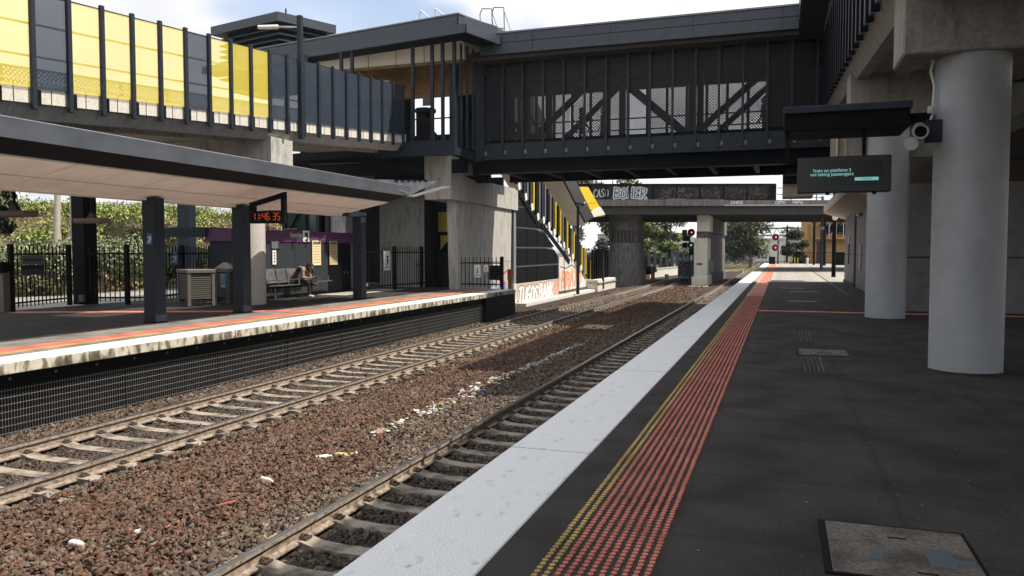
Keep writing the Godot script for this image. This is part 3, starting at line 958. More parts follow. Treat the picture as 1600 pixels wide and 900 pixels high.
	var rl := thing("roof_ladder", "looped grey handrails of a ladder on the footbridge roof", "ladder", Vector3(-12, 10.42, -32.5))
	for s in [0.0, 0.55]:
		put(rl, "loop", MB.new().path([Vector3(-11.95 + s, 10.4, -32.4), Vector3(-12.0 + s, 12.1, -32.4), Vector3(-12.45 + s, 12.15, -32.4), Vector3(-12.55 + s, 11.9, -32.4), Vector3(-12.5 + s, 11.3, -32.4), Vector3(-12.0 + s, 11.2, -32.4)], 0.025, 0.025), wire_m)
		put(rl, "rail", MB.new().path([Vector3(-12.0 + s, 12.0, -32.4), Vector3(-11.45 + s, 10.4, -32.4)], 0.02, 0.02), wire_m)

var rear_m: StandardMaterial3D
func mesh_rear() -> StandardMaterial3D:
	if rear_m == null:
		rear_m = mat(Color(0.28, 0.36, 0.5, 0.4), 0.5)
		rear_m.transparency = BaseMaterial3D.TRANSPARENCY_ALPHA
	return rear_m

func left_head() -> void:
	var t := thing("concourse", "dark glazed concourse building at the left end of the footbridge", "building", Vector3(-16, 5.4, -33))
	# the roof: two stepped fascias, cut at a slight angle
	put(t, "roof", MB.new().prism([Vector2(-11.75, -28.0), Vector2(-23.5, -30.2), Vector2(-23.5, -37), Vector2(-10.6, -37), Vector2(-10.9, -30.0)], "y", 10.3, 10.62), fascia)
	var fr := [Vector3(-25.5, 0, -30.3), Vector3(-11.35, 0, -27.8), Vector3(-10.75, 0, -29.9), Vector3(-10.5, 0, -33)]
	for i in 3:
		put(t, "lower_fascia", MB.new().bar(fr[i] + Vector3(0, 10.0, 0), fr[i + 1] + Vector3(0, 10.0, 0), 0.12, 0.32), fascia)
	for i in 2:
		put(t, "upper_fascia", MB.new().bar([Vector3(-23.5, 10.3, -30.2), Vector3(-11.75, 10.3, -28.0)][i], [Vector3(-11.75, 10.3, -28.0), Vector3(-10.9, 10.3, -30.0)][i], 0.1, 0.5), fascia)
	for i in 4:
		var f := 0.15 + i * 0.25
		var a := Vector3(-11.75, 0, -28.0).lerp(Vector3(-23.5, 0, -30.2), f)
		put(t, "fascia_joint", MB.new().box(a + Vector3(0, 10.39, 0.004), Vector3(0.015, 0.46, 0.015)), black)
	put(t, "roof_trim", MB.new().bar(Vector3(-11.72, 10.64, -27.98), Vector3(-23.5, 10.64, -30.18), 0.06, 0.05), fascia_pale)
	put(t, "side_trim", MB.new().bar(Vector3(-11.72, 10.64, -27.98), Vector3(-10.7, 10.64, -31.5), 0.06, 0.05), fascia_pale)
	put(t, "floor", MB.new().prism([Vector2(-13.1, -28.9), Vector2(-24, -30.6), Vector2(-24, -37), Vector2(-12.2, -37), Vector2(-12.2, -31.2), Vector2(-13.1, -31.2)], "y", 5.6, 5.95), black)
	put(t, "floor_beam", MB.new().span(Vector3(-15.7, 5.42, -28.85), Vector3(-12.15, 6.0, -28.6)), navy)
	put(t, "side_beam", MB.new().span(Vector3(-12.3, 5.45, -31.2), Vector3(-12.15, 5.75, -28.85)), navy)
	put(t, "ceiling", MB.new().prism([Vector2(-12.0, -28.9), Vector2(-23, -30.9), Vector2(-23, -36.8), Vector2(-12.0, -36.8)], "y", 10.2, 10.27), soffit)
	put(t, "overhang_soffit", MB.new().prism([Vector2(-11.4, -27.9), Vector2(-25.4, -30.4), Vector2(-25.4, -31.2), Vector2(-12.0, -28.85), Vector2(-11.5, -30.2), Vector2(-10.9, -30.2)], "y", 9.85, 9.9), black)
	put(t, "rear_wall", MB.new().span(Vector3(-15.2, 6.0, -36.2), Vector3(-12.2, 10.2, -36.0)), black)
	put(t, "low_wall", MB.new().span(Vector3(-21.0, 6.0, -33.7), Vector3(-12.6, 7.0, -33.5)), black)
	put(t, "bulkhead", MB.new().span(Vector3(-19.2, 9.42, -30.2), Vector3(-12.3, 10.2, -30.0)), mat(lin(0.85, 0.78, 0.66), 0.7))
	for i in 5:
		put(t, "bulkhead_joint", MB.new().span(Vector3(-18.0 + i * 1.3, 9.42, -29.995), Vector3(-17.98 + i * 1.3, 10.2, -29.985)), black)
	put(t, "bulkhead_lip", MB.new().span(Vector3(-19.2, 9.3, -30.3), Vector3(-12.3, 9.42, -29.95)), wood)
	put(t, "timber_wall", MB.new().span(Vector3(-20.0, 8.42, -32.2), Vector3(-12.4, 10.2, -32.0)), wood)
	put(t, "dark_wall", MB.new().span(Vector3(-24, 5.95, -36), Vector3(-17.6, 10.2, -35.8)), black)
	put(t, "wall_notice", MB.new().span(Vector3(-15.1, 8.05, -32.02), Vector3(-14.6, 8.48, -31.96)), plinth)
	put(t, "ceiling_lamp", MB.new().span(Vector3(-16.9, 9.0, -31.4), Vector3(-16.3, 9.1, -31.1)), white_conc)
	for x in [-20.0, -19.0, -17.3, -16.8, -14.05, -13.2, -12.75, -12.25]:
		put(t, "mullion", MB.new().span(Vector3(x - 0.06, 5.95, -28.9), Vector3(x + 0.06, 9.86, -28.78)), navy)
	for i in 4:
		put(t, "side_mullion", MB.new().box(Vector3(-12.2 + i * 0.06, 7.85, -29.4 - i * 0.5), Vector3(0.07, 4.1, 0.07)), navy)
	put(t, "corner_post", MB.new().span(Vector3(-12.15, 5.4, -31.1), Vector3(-11.85, 9.84, -30.8)), navy)
	put(t, "inner_post", MB.new().span(Vector3(-13.1, 5.95, -30.6), Vector3(-12.8, 10.2, -30.3)), navy)
	put(t, "handrail", MB.new().bar(Vector3(-15.8, 7.0, -29.4), Vector3(-12.4, 7.0, -29.4), 0.05, 0.05), black)
	var v := thing("louvre_box", "dark louvred plant box with a flat cap on the concourse roof", "plant room", Vector3(-26.5, 10.6, -36))
	put(v, "cap", MB.new().prism([Vector2(-29.4, -35.6), Vector2(-24.3, -34.4), Vector2(-22.8, -37.5), Vector2(-28.5, -39)], "y", 13.3, 13.75), fascia)
	put(v, "core", MB.new().prism([Vector2(-28.6, -36.0), Vector2(-24.6, -35.0), Vector2(-23.3, -37.3), Vector2(-28.2, -38.6)], "y", 10.3, 13.3), black)
	for i in 8:
		put(v, "slat", MB.new().prism([Vector2(-29.0, -35.8), Vector2(-24.4, -34.7), Vector2(-23.0, -37.4), Vector2(-28.4, -38.8)], "y", 10.9 + i * 0.3, 10.98 + i * 0.3), navy)
	put(v, "aerial", MB.new().tube(Vector3(-24.9, 13.7, -36), Vector3(-24.9, 14.4, -36), 0.05, 0.04), black)
	for i in 2:
		var r := thing("roof_rail", "small white loop handrail on the concourse roof, %s of two" % ["left", "right"][i], "handrail", Vector3(-15.7 + i * 0.75, 10.6, -32.8), "loop handrails on the concourse roof")
		put(r, "loop", MB.new().path([Vector3(-15.75 + i * 0.75, 10.5, -32.8), Vector3(-15.6 + i * 0.75, 12.5, -32.8), Vector3(-15.1 + i * 0.75, 12.1, -32.8), Vector3(-15.1 + i * 0.75, 10.5, -32.8)], 0.03, 0.03), white_paint)
	# what stands under the concourse
	var u := thing("undercroft_wall", "shaded concrete wall with a doorway under the concourse", "wall", Vector3(-17, 0, -34.5))
	put(u, "panel", MB.new().span(Vector3(-18.6, -0.1, -34.8), Vector3(-16.2, 5.4, -34.4)), concrete)
	put(u, "dark_panel", MB.new().span(Vector3(-16.2, -0.1, -36.6), Vector3(-15.9, 5.4, -34.4)), black)
	put(u, "rear_panel", MB.new().span(Vector3(-24.0, -0.1, -38.2), Vector3(-13.5, 5.4, -38.0)), black)
	put(u, "lift_shaft", MB.new().span(Vector3(-15.8, -0.1, -36.0), Vector3(-14.0, 1.6, -35.0)), black)
	for q in [[-15.75, 2.5, 0.75, 0.95], [-14.8, 2.7, 0.5, 0.6]]:
		put(u, "yellow_panel", MB.new().box(Vector3(q[0] + 0.3, q[1] + 0.55, -35.2), Vector3(q[2], q[3], 0.06)), yellow_paint)
	put(u, "yellow_brace", MB.new().prism([Vector2(-15.7, 1.7), Vector2(-15.7, 2.4), Vector2(-15.1, 2.4)], "z", -35.24, -35.16), yellow_paint)
	put(u, "stair_rail", MB.new().path([Vector3(-16.2, 1.0, -33.6), Vector3(-15.6, 0.9, -33.6), Vector3(-14.9, 0.2, -33.6)], 0.025, 0.025), black)
	var sup := thing("support_pier", "square concrete pier under the far left of the concourse", "pier", Vector3(-19.0, 0, -31.5))
	put(sup, "crosshead", MB.new().cbox(Vector3(-18.9, 5.1, -31.5), Vector3(2.4, 0.9, 1.6), 0.03), concrete)
	put(sup, "shaft", MB.new().cbox(Vector3(-19.2, 2.3, -31.6), Vector3(1.5, 4.8, 1.2), 0.03), concrete)
	var beams := thing("support_beam", "dark steel beams carrying the concourse floor", "beam", Vector3(-18, 4.9, -31))
	put(beams, "front_beam", MB.new().span(Vector3(-24, 4.9, -30.6), Vector3(-12.4, 5.44, -30.3)), black)
	put(beams, "rear_beam", MB.new().span(Vector3(-24, 4.7, -33.4), Vector3(-12.4, 5.44, -33.0)), black)
	put(beams, "lower_beam", MB.new().span(Vector3(-24, 4.2, -33.6), Vector3(-14.4, 4.45, -33.3)), girder_m)

func right_side() -> void:
	# head building over the near platform, mostly out of the frame
	var t := thing("concourse_end", "dark roofed concourse end above the near platform, behind the ramp screen", "building", Vector3(5, 5.5, -31))
	put(t, "roof", MB.new().span(Vector3(0.45, 9.4, -44), Vector3(11, 10.5, -18.6)), fascia)
	put(t, "soffit", MB.new().span(Vector3(0.5, 9.33, -43.9), Vector3(10.9, 9.398, -18.7)), mat(lin(0.05, 0.04, 0.035), 0.8))
	put(t, "side_wall", MB.new().span(Vector3(1.62, 6.2, -43), Vector3(1.7, 9.33, -31.2)), black)
	put(t, "floor", MB.new().span(Vector3(2.2, 5.5, -43.5), Vector3(10.5, 6.1, -30.6)), black)
	put(t, "end_wall", MB.new().span(Vector3(6.1, 6.1, -43.5), Vector3(10.5, 9.3, -30.6)), black)
	var pr := thing("bridge_bearing", "brown concrete bearing block under the right end of the footbridge", "bearing", Vector3(0.5, 4, -32))
	put(pr, "block", MB.new().cbox(Vector3(0.55, 3.95, -32.6), Vector3(1.1, 0.5, 1.4), 0.02), beige)
	put(pr, "stiffener", MB.new().span(Vector3(0.0, 4.2, -32.9), Vector3(1.6, 4.87, -31.6)), black)
	put(pr, "shelf", MB.new().span(Vector3(0.1, 4.45, -31.6), Vector3(1.2, 4.53, -31.4)), girder_m)
	put(pr, "end_wall", MB.new().span(Vector3(1.55, 4.0, -29.6), Vector3(3.4, 6.4, -29.2)), beige)
	for q in [[1.75, 0.0], [2.0, 0.12], [2.3, -0.1], [2.55, 0.06]]:
		put(pr, "conduit", MB.new().path([Vector3(q[0], 6.3, -29.12), Vector3(q[0] + q[1], 5.6, -29.1), Vector3(q[0] + q[1] * 0.5, 4.9, -29.12)], 0.045, 0.035), girder_m if q[1] > 0 else white_conc)
	put(pr, "junction_box", MB.new().cbox(Vector3(1.85, 6.0, -29.1), Vector3(0.45, 0.16, 0.15), 0.01), beige)
	# two round columns with crossheads that carry the ramp
	for i in 2:
		var z: float = [-12.3, -21.25][i]
		var c := thing("ramp_column", ["nearest thick grey round column with concrete crosshead on the near platform", "second grey round column, beyond the nearest one beside the station wall"][i], "column", Vector3(2.43, 0, z), "round columns under the near ramp")
		put(c, "shaft", MB.new().tube(Vector3(2.43, 0, z), Vector3(2.43, 4.9, z), 0.455, 0.455, 48), column_paint)
		put(c, "collar", MB.new().tube(Vector3(2.43, 0, z), Vector3(2.43, 0.018, z), 0.472, 0.462, 48), girder_m)
		var y0: float = [4.27, 4.75][i]
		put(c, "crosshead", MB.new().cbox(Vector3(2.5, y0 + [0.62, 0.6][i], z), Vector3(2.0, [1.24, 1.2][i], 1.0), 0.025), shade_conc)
		if i == 0:
			put(c, "conduit", MB.new().path([Vector3(1.93, 4.26, z + 0.1), Vector3(1.9, 4.1, z + 0.12), Vector3(1.95, 3.9, z + 0.12), Vector3(1.93, 3.5, z + 0.12), Vector3(1.86, 3.28, z + 0.12)], 0.02, 0.02), white_conc)
			put(c, "conduit_box", MB.new().cbox(Vector3(1.9, 3.58, z + 0.14), Vector3(0.06, 0.1, 0.06), 0.008), white_conc)
		else:
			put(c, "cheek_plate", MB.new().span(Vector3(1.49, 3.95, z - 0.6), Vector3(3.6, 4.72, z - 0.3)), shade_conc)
	# station wall behind the columns
	var w := thing("station_wall", "plain grey station building wall behind the round columns", "building", Vector3(3.2, 0, -34))
	put(w, "lower_panel", MB.new().cbox(Vector3(6.2, 0.73, -34.6), Vector3(6.0, 1.46, 22.0), 0.02), plinth)
	put(w, "upper_panel", MB.new().cbox(Vector3(6.2, 2.47, -34.6), Vector3(6.0, 1.98, 22.0), 0.02), plinth)
	put(w, "dark_band", MB.new().span(Vector3(3.25, 3.46, -45.5), Vector3(9.1, 6.0, -23.7)), mat(lin(0.075, 0.066, 0.056), 0.8))
	put(w, "door_recess", MB.new().span(Vector3(3.17, 0, -39.6), Vector3(3.215, 3.3, -38.9)), black)
	put(w, "skirting", MB.new().span(Vector3(3.15, 0, -45.6), Vector3(3.21, 0.14, -39.7)), girder_m)
	put(w, "vent", MB.new().cbox(Vector3(3.18, 2.2, -42.4), Vector3(0.07, 0.4, 0.35), 0.01), white_conc)
	put(w, "vent", MB.new().cbox(Vector3(3.18, 1.5, -42.6), Vector3(0.05, 1.0, 0.2), 0.01), girder_m)
	put(w, "service_panel", MB.new().cbox(Vector3(3.18, 1.4, -36.6), Vector3(0.05, 1.1, 0.7), 0.01), column_paint)
	put(w, "added_shade_roof", MB.new().span(Vector3(4.3, 4.0, -23.6), Vector3(13, 4.3, 14)), girder_m)  # unseen roof added to keep sun off the near platform
	put(w, "wall_lamp", MB.new().cbox(Vector3(3.1, 3.2, -36.5), Vector3(0.2, 0.12, 0.5), 0.02), steel)
	put(w, "eave", MB.new().prism([Vector2(2.2, 3.75), Vector2(3.4, 3.35), Vector2(3.4, 3.9), Vector2(2.2, 4.15)], "z", -47.5, -30.0), beige)
	# lift tower at the far right
	var lf := thing("lift_tower", "steel clad lift tower with dark glass at the right edge", "lift", Vector3(6.7, 0, -26.2))
	put(lf, "plinth", MB.new().span(Vector3(6.02, 0, -27.2), Vector3(6.55, 0.1, -26.0)), black)
	put(lf, "left_panel", MB.new().cbox(Vector3(6.12, 1.34, -26.2), Vector3(0.2, 2.4, 1.2), 0.01), mat(lin(0.3, 0.25, 0.2), 0.28, 0.85))
	put(lf, "right_panel", MB.new().cbox(Vector3(6.33, 1.34, -26.2), Vector3(0.2, 2.44, 1.2), 0.01), mat(lin(0.32, 0.27, 0.22), 0.25, 0.85))
	put(lf, "glass", MB.new().span(Vector3(5.6, 2.58, -26.9), Vector3(6.4, 4.3, -25.7)), mat(lin(0.008, 0.014, 0.016), 0.08))
	for y in [3.1, 3.7]:
		put(lf, "glazing_bar", MB.new().span(Vector3(5.6, y, -25.7), Vector3(6.4, y + 0.05, -25.66)), black)
	put(lf, "jamb", MB.new().span(Vector3(6.4, 2.55, -27.2), Vector3(6.5, 5.4, -25.6)), black)
	var bm := thing("end_beam", "pale concrete beam end above the lift at the right edge", "beam", Vector3(6, 4.5, -26))
	put(bm, "beam", MB.new().prism([Vector2(5.2, 4.5), Vector2(6.5, 4.75), Vector2(6.5, 5.7), Vector2(5.2, 5.8)], "z", -26.4, -25.2), concrete)
	put(bm, "return_beam", MB.new().span(Vector3(6.5, 4.5, -30), Vector3(9, 5.1, -26)), concrete)
	# opposite platform beyond, only a sliver in view
	var o := thing("far_canopy", "dark canopy over a further platform at the right edge", "canopy", Vector3(18, 0, -45))
	put(o, "roof", MB.new().span(Vector3(12, 3.6, -70), Vector3(20, 4.0, -30)), black)
	for i in 4:
		put(o, "post", MB.new().span(Vector3(15, 0, -32 - i * 9), Vector3(15.25, 3.6, -32.25 - i * 9)), navy)
	put(o, "deck", MB.new().span(Vector3(13.2, -1.4, -80), Vector3(19, 0.0, -20)), asphalt_pale)
	put(o, "edge", MB.new().span(Vector3(13.0, -0.3, -80), Vector3(13.5, 0.01, -20)), edge_paint)

func ramp_y(z: float, right: bool) -> float:
	return (5.1 + 0.0805 * (-12.5 - z)) if right else (4.28 + 0.0805 * (-11.4 - z))

func slab(parent: Node, called: String, x0: float, x1: float, za: float, zb: float, y0: float, y1: float, right: bool, m: Material) -> void:
	# a piece of ramp that rises with it: a box sheared along z
	var b := MB.new()
	b.prism([Vector2(za, ramp_y(za, right) + y0), Vector2(za, ramp_y(za, right) + y1), Vector2(zb, ramp_y(zb, right) + y1), Vector2(zb, ramp_y(zb, right) + y0)], "x", x0, x1)
	put(parent, called, b, m)

func ramps() -> void:
	for rgt in [false, true]:
		var x: float = 1.4 if rgt else -14.4
		var s: float = 1.0 if rgt else -1.0
		var z0 := 9.0
		var z1: float = -30.6 if rgt else -28.9
		var t := thing("ramp", "concrete access ramp rising over the near platform at the right" if rgt else "concrete access ramp rising behind the shelter at the left", "ramp", Vector3(x + 2.0 * s, 4.5, -14), "access ramps to the footbridge")
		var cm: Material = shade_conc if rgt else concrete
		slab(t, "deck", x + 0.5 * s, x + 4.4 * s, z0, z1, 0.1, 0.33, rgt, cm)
		slab(t, "inner_rib", x + 1.1 * s, x + 1.35 * s, z0, z1, -0.04, 0.12, rgt, cm)
		slab(t, "far_upstand", x + 4.1 * s, x + 4.4 * s, z0, z1, 0.3, 0.7, rgt, concrete)
		var step := 0.86
		var n := int((z0 - z1) / (step * 2))
		for i in n:
			var za := z0 - i * step * 2
			var zb := za - step * 2 + 0.012
			# sloping underside piece and the white upstand above it
			var b := MB.new()
			for q in [[za, zb]]:
				var A := ramp_y(q[0], rgt)
				var B := ramp_y(q[1], rgt)
				var p := [Vector2(x, 0.33), Vector2(x + 0.24 * s, 0.0), Vector2(x + 0.5 * s, 0.0), Vector2(x + 0.5 * s, 0.33)]
				for j in 4:
					var c0: Vector2 = p[j]
					var c1: Vector2 = p[(j + 1) % 4]
					var mid := (c0 + c1) * 0.5 - Vector2(x + 0.28 * s, 0.18)
					b.quad(Vector3(c0.x, c0.y + A, q[0]), Vector3(c1.x, c1.y + A, q[0]), Vector3(c1.x, c1.y + B, q[1]), Vector3(c0.x, c0.y + B, q[1]), Vector3(mid.x, mid.y, 0))
			put(t, "edge_unit", b, cm if rgt else concrete)
		for i in n * 2:
			slab(t, "upstand", x - 0.03 * s, x + 0.2 * s, z0 - i * step - 0.03, z0 - (i + 1) * step, 0.3, 0.8 if rgt else 0.66, rgt, white_conc)
		var sc := thing("ramp_screen", "dark screen of close posts along the right hand ramp" if rgt else "screen of yellow and grey panels between posts along the left ramp", "fence", Vector3(x, 5.5, -14), "screens along the ramps")
		var pm: Material = mat(lin(0.055, 0.07, 0.098), 0.5) if rgt else navy  # right posts lighter: lit bar edges put into their colour
		var post := MB.new().cbox(Vector3.ZERO, Vector3(0.09, 2.42, 0.1), 0.008).done()
		var slat := MB.new().cbox(Vector3.ZERO, Vector3(0.13, 2.42, 0.06), 0.008).done()
		var plate := MB.new().box(Vector3.ZERO, Vector3(0.03, 0.3, 0.16)).done()
		for i in 46:
			var z := -12.05 + (24 - i) * 0.864
			if z < z1 + 0.3 or z > 9:
				continue
			var y := ramp_y(z, rgt)
			var po := inst(sc, "post", post, pm, Vector3(x - 0.1 * s, y + 1.38, z))
			inst(po, "base_plate", plate, black, Vector3(x - 0.05 * s, y + 0.44, z - 0.12))
			var zn := z - 0.864
			if zn < z1:
				continue
			var k := i - 24   # k = 0 is the post that stands at the picture's left edge
			var yellow: bool = not rgt and (k < 0 or k in [1, 2, 3, 4, 6, 7, 8]) and k > -12
			var ext: float = 1.6 if rgt and z < -15 else 0.0
			var a := ramp_y(z, rgt)
			var c := ramp_y(zn, rgt)
			var b := MB.new()
			var pb: float = 0.62 if rgt else 0.6
			b.prism([Vector2(z - 0.05, a + pb), Vector2(z - 0.05, a + 2.5 + ext), Vector2(zn + 0.05, c + 2.5 + ext), Vector2(zn + 0.05, c + pb)], "x", x - 0.075 * s, x - 0.063 * s)
			put(sc, "yellow_panel" if yellow else "grey_panel", b, yellow_pane if yellow else (black if rgt else mesh_pane))
			if rgt:
				inst(sc, "slat", slat, black, Vector3(x - 0.1 * s, y + 1.38, z - 0.432))  # black stands in for the dark between lit bar edges
				if z < -15:
					inst(sc, "upper_post", post, pm, Vector3(x - 0.1 * s, y + 3.8, z))
		for h in [0.95, 1.6]:
			slab(sc, "rail", x + 0.1 * s, x + 0.14 * s, z0, z1, h + 0.3, h + 0.34, rgt, wire_m)
		slab(sc, "top_rail", x - 0.03 * s, x + 0.0 * s, z0, z1, 2.5, 2.54, rgt, navy)
		var fs := thing("far_ramp_fence", "perforated fence along the far side of the right ramp" if rgt else "perforated fence along the far side of the left ramp", "fence", Vector3(x + 4.2 * s, 5.5, -14), "far side ramp fences")
		slab(fs, "mesh_panel", x + 4.2 * s, x + 4.21 * s, z0, z1, 0.7, 1.75, rgt, perforated)
		slab(fs, "handrail", x + 4.1 * s, x + 4.15 * s, z0, z1, 1.45, 1.5, rgt, wire_m)
		slab(fs, "top_rail", x + 4.18 * s, x + 4.23 * s, z0, z1, 1.75, 1.8, rgt, navy)
		for i in 20:
			var z := 8.0 - i * 1.9
			if z > z1:
				put(fs, "post", MB.new().box(Vector3(x + 4.25 * s, ramp_y(z, rgt) + 1.05, z), Vector3(0.06, 1.5, 0.06)), navy)
	# pier of the left ramp
	var c := thing("ramp_pier", "white round column under the left ramp, beside the waiting kiosk", "column", Vector3(-15.5, 0, -20.5))
	put(c, "shaft", MB.new().tube(Vector3(-15.52, 0, -20.4), Vector3(-15.52, 4.5, -20.4), 0.46, 0.46, 40), mat(lin(0.55, 0.54, 0.52), 0.6, 0, ntex(60, 0.02, [[0, 0.9], [1, 1.0]], 256), Vector3.ONE))
	put(c, "crosshead", MB.new().prism([Vector2(-14.45, 4.15), Vector2(-14.45, 5.06), Vector2(-18.6, 5.06), Vector2(-18.6, 4.4), Vector2(-17.2, 4.15)], "z", -21.15, -20.05), concrete)
	var p := thing("camera_post", "tall dark post with a small camera arm on the left ramp edge", "camera post", Vector3(-14.28, 5.1, -21.35))
	put(p, "post", MB.new().span(Vector3(-14.34, 5.15, -21.43), Vector3(-14.2, 8.95, -21.29)), navy)
	put(p, "arm", MB.new().bar(Vector3(-14.3, 8.6, -21.35), Vector3(-14.9, 8.55, -20.9), 0.05, 0.05), steel)
	put(p, "camera", MB.new().tube(Vector3(-14.8, 8.56, -21.0), Vector3(-15.3, 8.5, -20.65), 0.07, 0.06), white_conc)

func shelter() -> void:
	var t := thing("shelter", "long butterfly roofed shelter with beige soffit over the island platform", "shelter", Vector3(-13.6, 0, -12))
	var pale := mat(lin(0.155, 0.178, 0.215), 0.38, 0.0, ntex(61, 0.01, [[0, 0.8], [1, 1.0]], 256), Vector3.ONE * 0.4)
	var z1 := -22.9
	put(t, "roof", MB.new().prism([Vector2(-11.28, 3.7), Vector2(-11.36, 3.42), Vector2(-12.0, 3.25), Vector2(-13.4, 2.96), Vector2(-14.1, 2.96), Vector2(-14.1, 3.1), Vector2(-13.9, 3.1), Vector2(-11.6, 3.72)], "z", 14, z1), black)
	put(t, "rear_roof", MB.new().prism([Vector2(-14.1, 2.96), Vector2(-15.8, 3.3), Vector2(-15.8, 3.5), Vector2(-14.1, 3.12)], "z", 14, -15.6), black)
	put(t, "rear_roof", MB.new().prism([Vector2(-14.1, 2.96), Vector2(-14.9, 3.12), Vector2(-14.9, 3.25), Vector2(-14.1, 3.12)], "z", -21.6, z1), black)
	put(t, "front_fascia", MB.new().prism([Vector2(-11.24, 3.7), Vector2(-11.33, 3.4), Vector2(-11.36, 3.4), Vector2(-11.28, 3.72)], "z", 14, z1), pale)
	var n := 0
	for i in 15:
		var za := 13.4 - i * 2.44
		var zb := maxf(za - 2.415, z1)
		if za < z1:
			break
		# soffit sheets: one on each side of the dark slot
		for q in [[Vector2(-12.05, 3.235), Vector2(-13.0, 3.04)], [Vector2(-13.06, 3.025), Vector2(-13.62, 2.9)]]:
			put(t, "soffit_sheet", MB.new().prism([q[0], q[1], q[1] + Vector2(0, -0.03), q[0] + Vector2(0, -0.03)], "z", za, zb), soffit)
	put(t, "gutter_box", MB.new().span(Vector3(-14.1, 2.8, z1 + 0.2), Vector3(-13.64, 2.955, 14)), soffit)
	put(t, "rear_soffit", MB.new().prism([Vector2(-14.12, 2.9), Vector2(-15.8, 3.24), Vector2(-15.8, 3.29), Vector2(-14.12, 2.95)], "z", 14, -15.6), plinth)
	# the upswept end of the roof
	var tip := MB.new()
	var A := Vector3(-11.26, 3.74, -20.6)
	var B := Vector3(-11.3, 3.42, -22.9)
	var C := Vector3(-11.25, 4.05, -25.0)
	for o in [Vector3.ZERO, Vector3(-0.06, 0, 0)]:
		tip.tri(A + o, B + o, C + o, Vector3.RIGHT)
	tip.quad(B, C, C + Vector3(-1.6, -0.35, 0), B + Vector3(-1.0, -0.2, 0), Vector3(0, -1, -0.3))
	tip.quad(A, C, C + Vector3(-1.6, -0.35, 0), A + Vector3(-1.4, -0.4, 0), Vector3.UP)
	put(t, "roof_tip", tip, pale)
	put(t, "tip_lip", MB.new().bar(Vector3(-11.25, 3.36, -22.7), Vector3(-11.2, 3.9, -25.6), 0.35, 0.04), plinth)
	for i in 6:
		put(t, "tip_slot", MB.new().box(Vector3(-11.24, 3.82 + i * 0.035, -21.9 - i * 0.42), Vector3(0.02, 0.05, 0.26)), black)
	for z in [-5.0, -14.45, -17.55, -23.75]:
		var col := put(t, "column", MB.new().cbox(Vector3(-13.62, 1.43, z), Vector3(0.34, 2.86, 0.34), 0.012), black if z == 99.0 else navy)
		put(col, "column_foot", MB.new().box(Vector3(-13.62, 0.02, z), Vector3(0.36, 0.04, 0.36)), black)
	put(t, "end_beam", MB.new().span(Vector3(-13.8, 2.8, -23.95), Vector3(-13.45, 2.96, -22.7)), navy)
	for q in [[-17.3, -16.2, 1.1], [-16.2, -22.0, 0.8], [-15.6, -12.6, 1.1]]:
		var l := thing("shelter_lamp", ["brown box lamp hanging below the shelter roof near its second column", "", "pale floodlight under the near end of the shelter roof"][0 if q[0] == -17.3 else 2] if q[0] != -16.2 else "small brown box lamp hanging between the two middle shelter columns", "lamp", Vector3(q[0], 2.4, q[1]), "box lamps under the shelter roof")
		put(l, "rod", MB.new().tube(Vector3(q[0], 2.62, q[1]), Vector3(q[0], 3.1, q[1]), 0.03, 0.03), black)
		put(l, "bracket", MB.new().prism([Vector2(q[0] - 0.15, 2.5), Vector2(q[0] + 0.15, 2.5), Vector2(q[0] + 0.04, 2.66), Vector2(q[0] - 0.04, 2.66)], "z", q[1] - 0.05, q[1] + 0.05), clip_m)
		put(l, "housing", MB.new().cbox(Vector3(q[0], 2.44, q[1]), Vector3(q[2] * 0.9, 0.13, 0.35), 0.02), mat(lin(0.16, 0.1, 0.075), 0.6))
	# clock with amber digits
	var k := thing("platform_clock", "black clock with amber digits hanging from the shelter roof", "clock", Vector3(-12.2, 2.4, -16.8))
	put(k, "hanger", MB.new().prism([Vector2(-12.76, 2.35), Vector2(-12.76, 2.86), Vector2(-11.7, 3.12), Vector2(-11.7, 2.35), Vector2(-11.82, 2.35), Vector2(-11.82, 2.97), Vector2(-12.6, 2.78), Vector2(-12.6, 2.35)], "z", -16.86, -16.76), black)
	put(k, "case", MB.new().cbox(Vector3(-12.22, 2.5, -16.8), Vector3(1.02, 0.32, 0.14), 0.01), black)
	var led := glow(Color(1.0, 0.38, 0.12), 0.42)
	var segs := {"1": "bc", "4": "fgbc", "6": "afgedc", "3": "abgcd", "5": "afgcd"}
	var xx := -12.6
	for ch in "11:46 35":
		if ch in segs:
			var g := MB.new()
			for s in segs[ch]:
				var o: Vector3 = {"a": Vector3(0, 0.085, 0), "g": Vector3(0, 0, 0), "d": Vector3(0, -0.085, 0), "f": Vector3(-0.04, 0.043, 0), "b": Vector3(0.04, 0.043, 0), "e": Vector3(-0.04, -0.043, 0), "c": Vector3(0.04, -0.043, 0)}[s]
				g.box(Vector3(xx, 2.51, -16.725) + o, Vector3(0.062, 0.015, 0.006) if s in "agd" else Vector3(0.015, 0.07, 0.006))
			put(k, "digit", g, led)
			xx += 0.122
		else:
			if ch == ":":
				put(k, "colon", MB.new().box(Vector3(xx - 0.03, 2.54, -16.725), Vector3(0.016, 0.016, 0.006)).box(Vector3(xx - 0.03, 2.48, -16.725), Vector3(0.016, 0.016, 0.006)), led)
			xx += 0.06

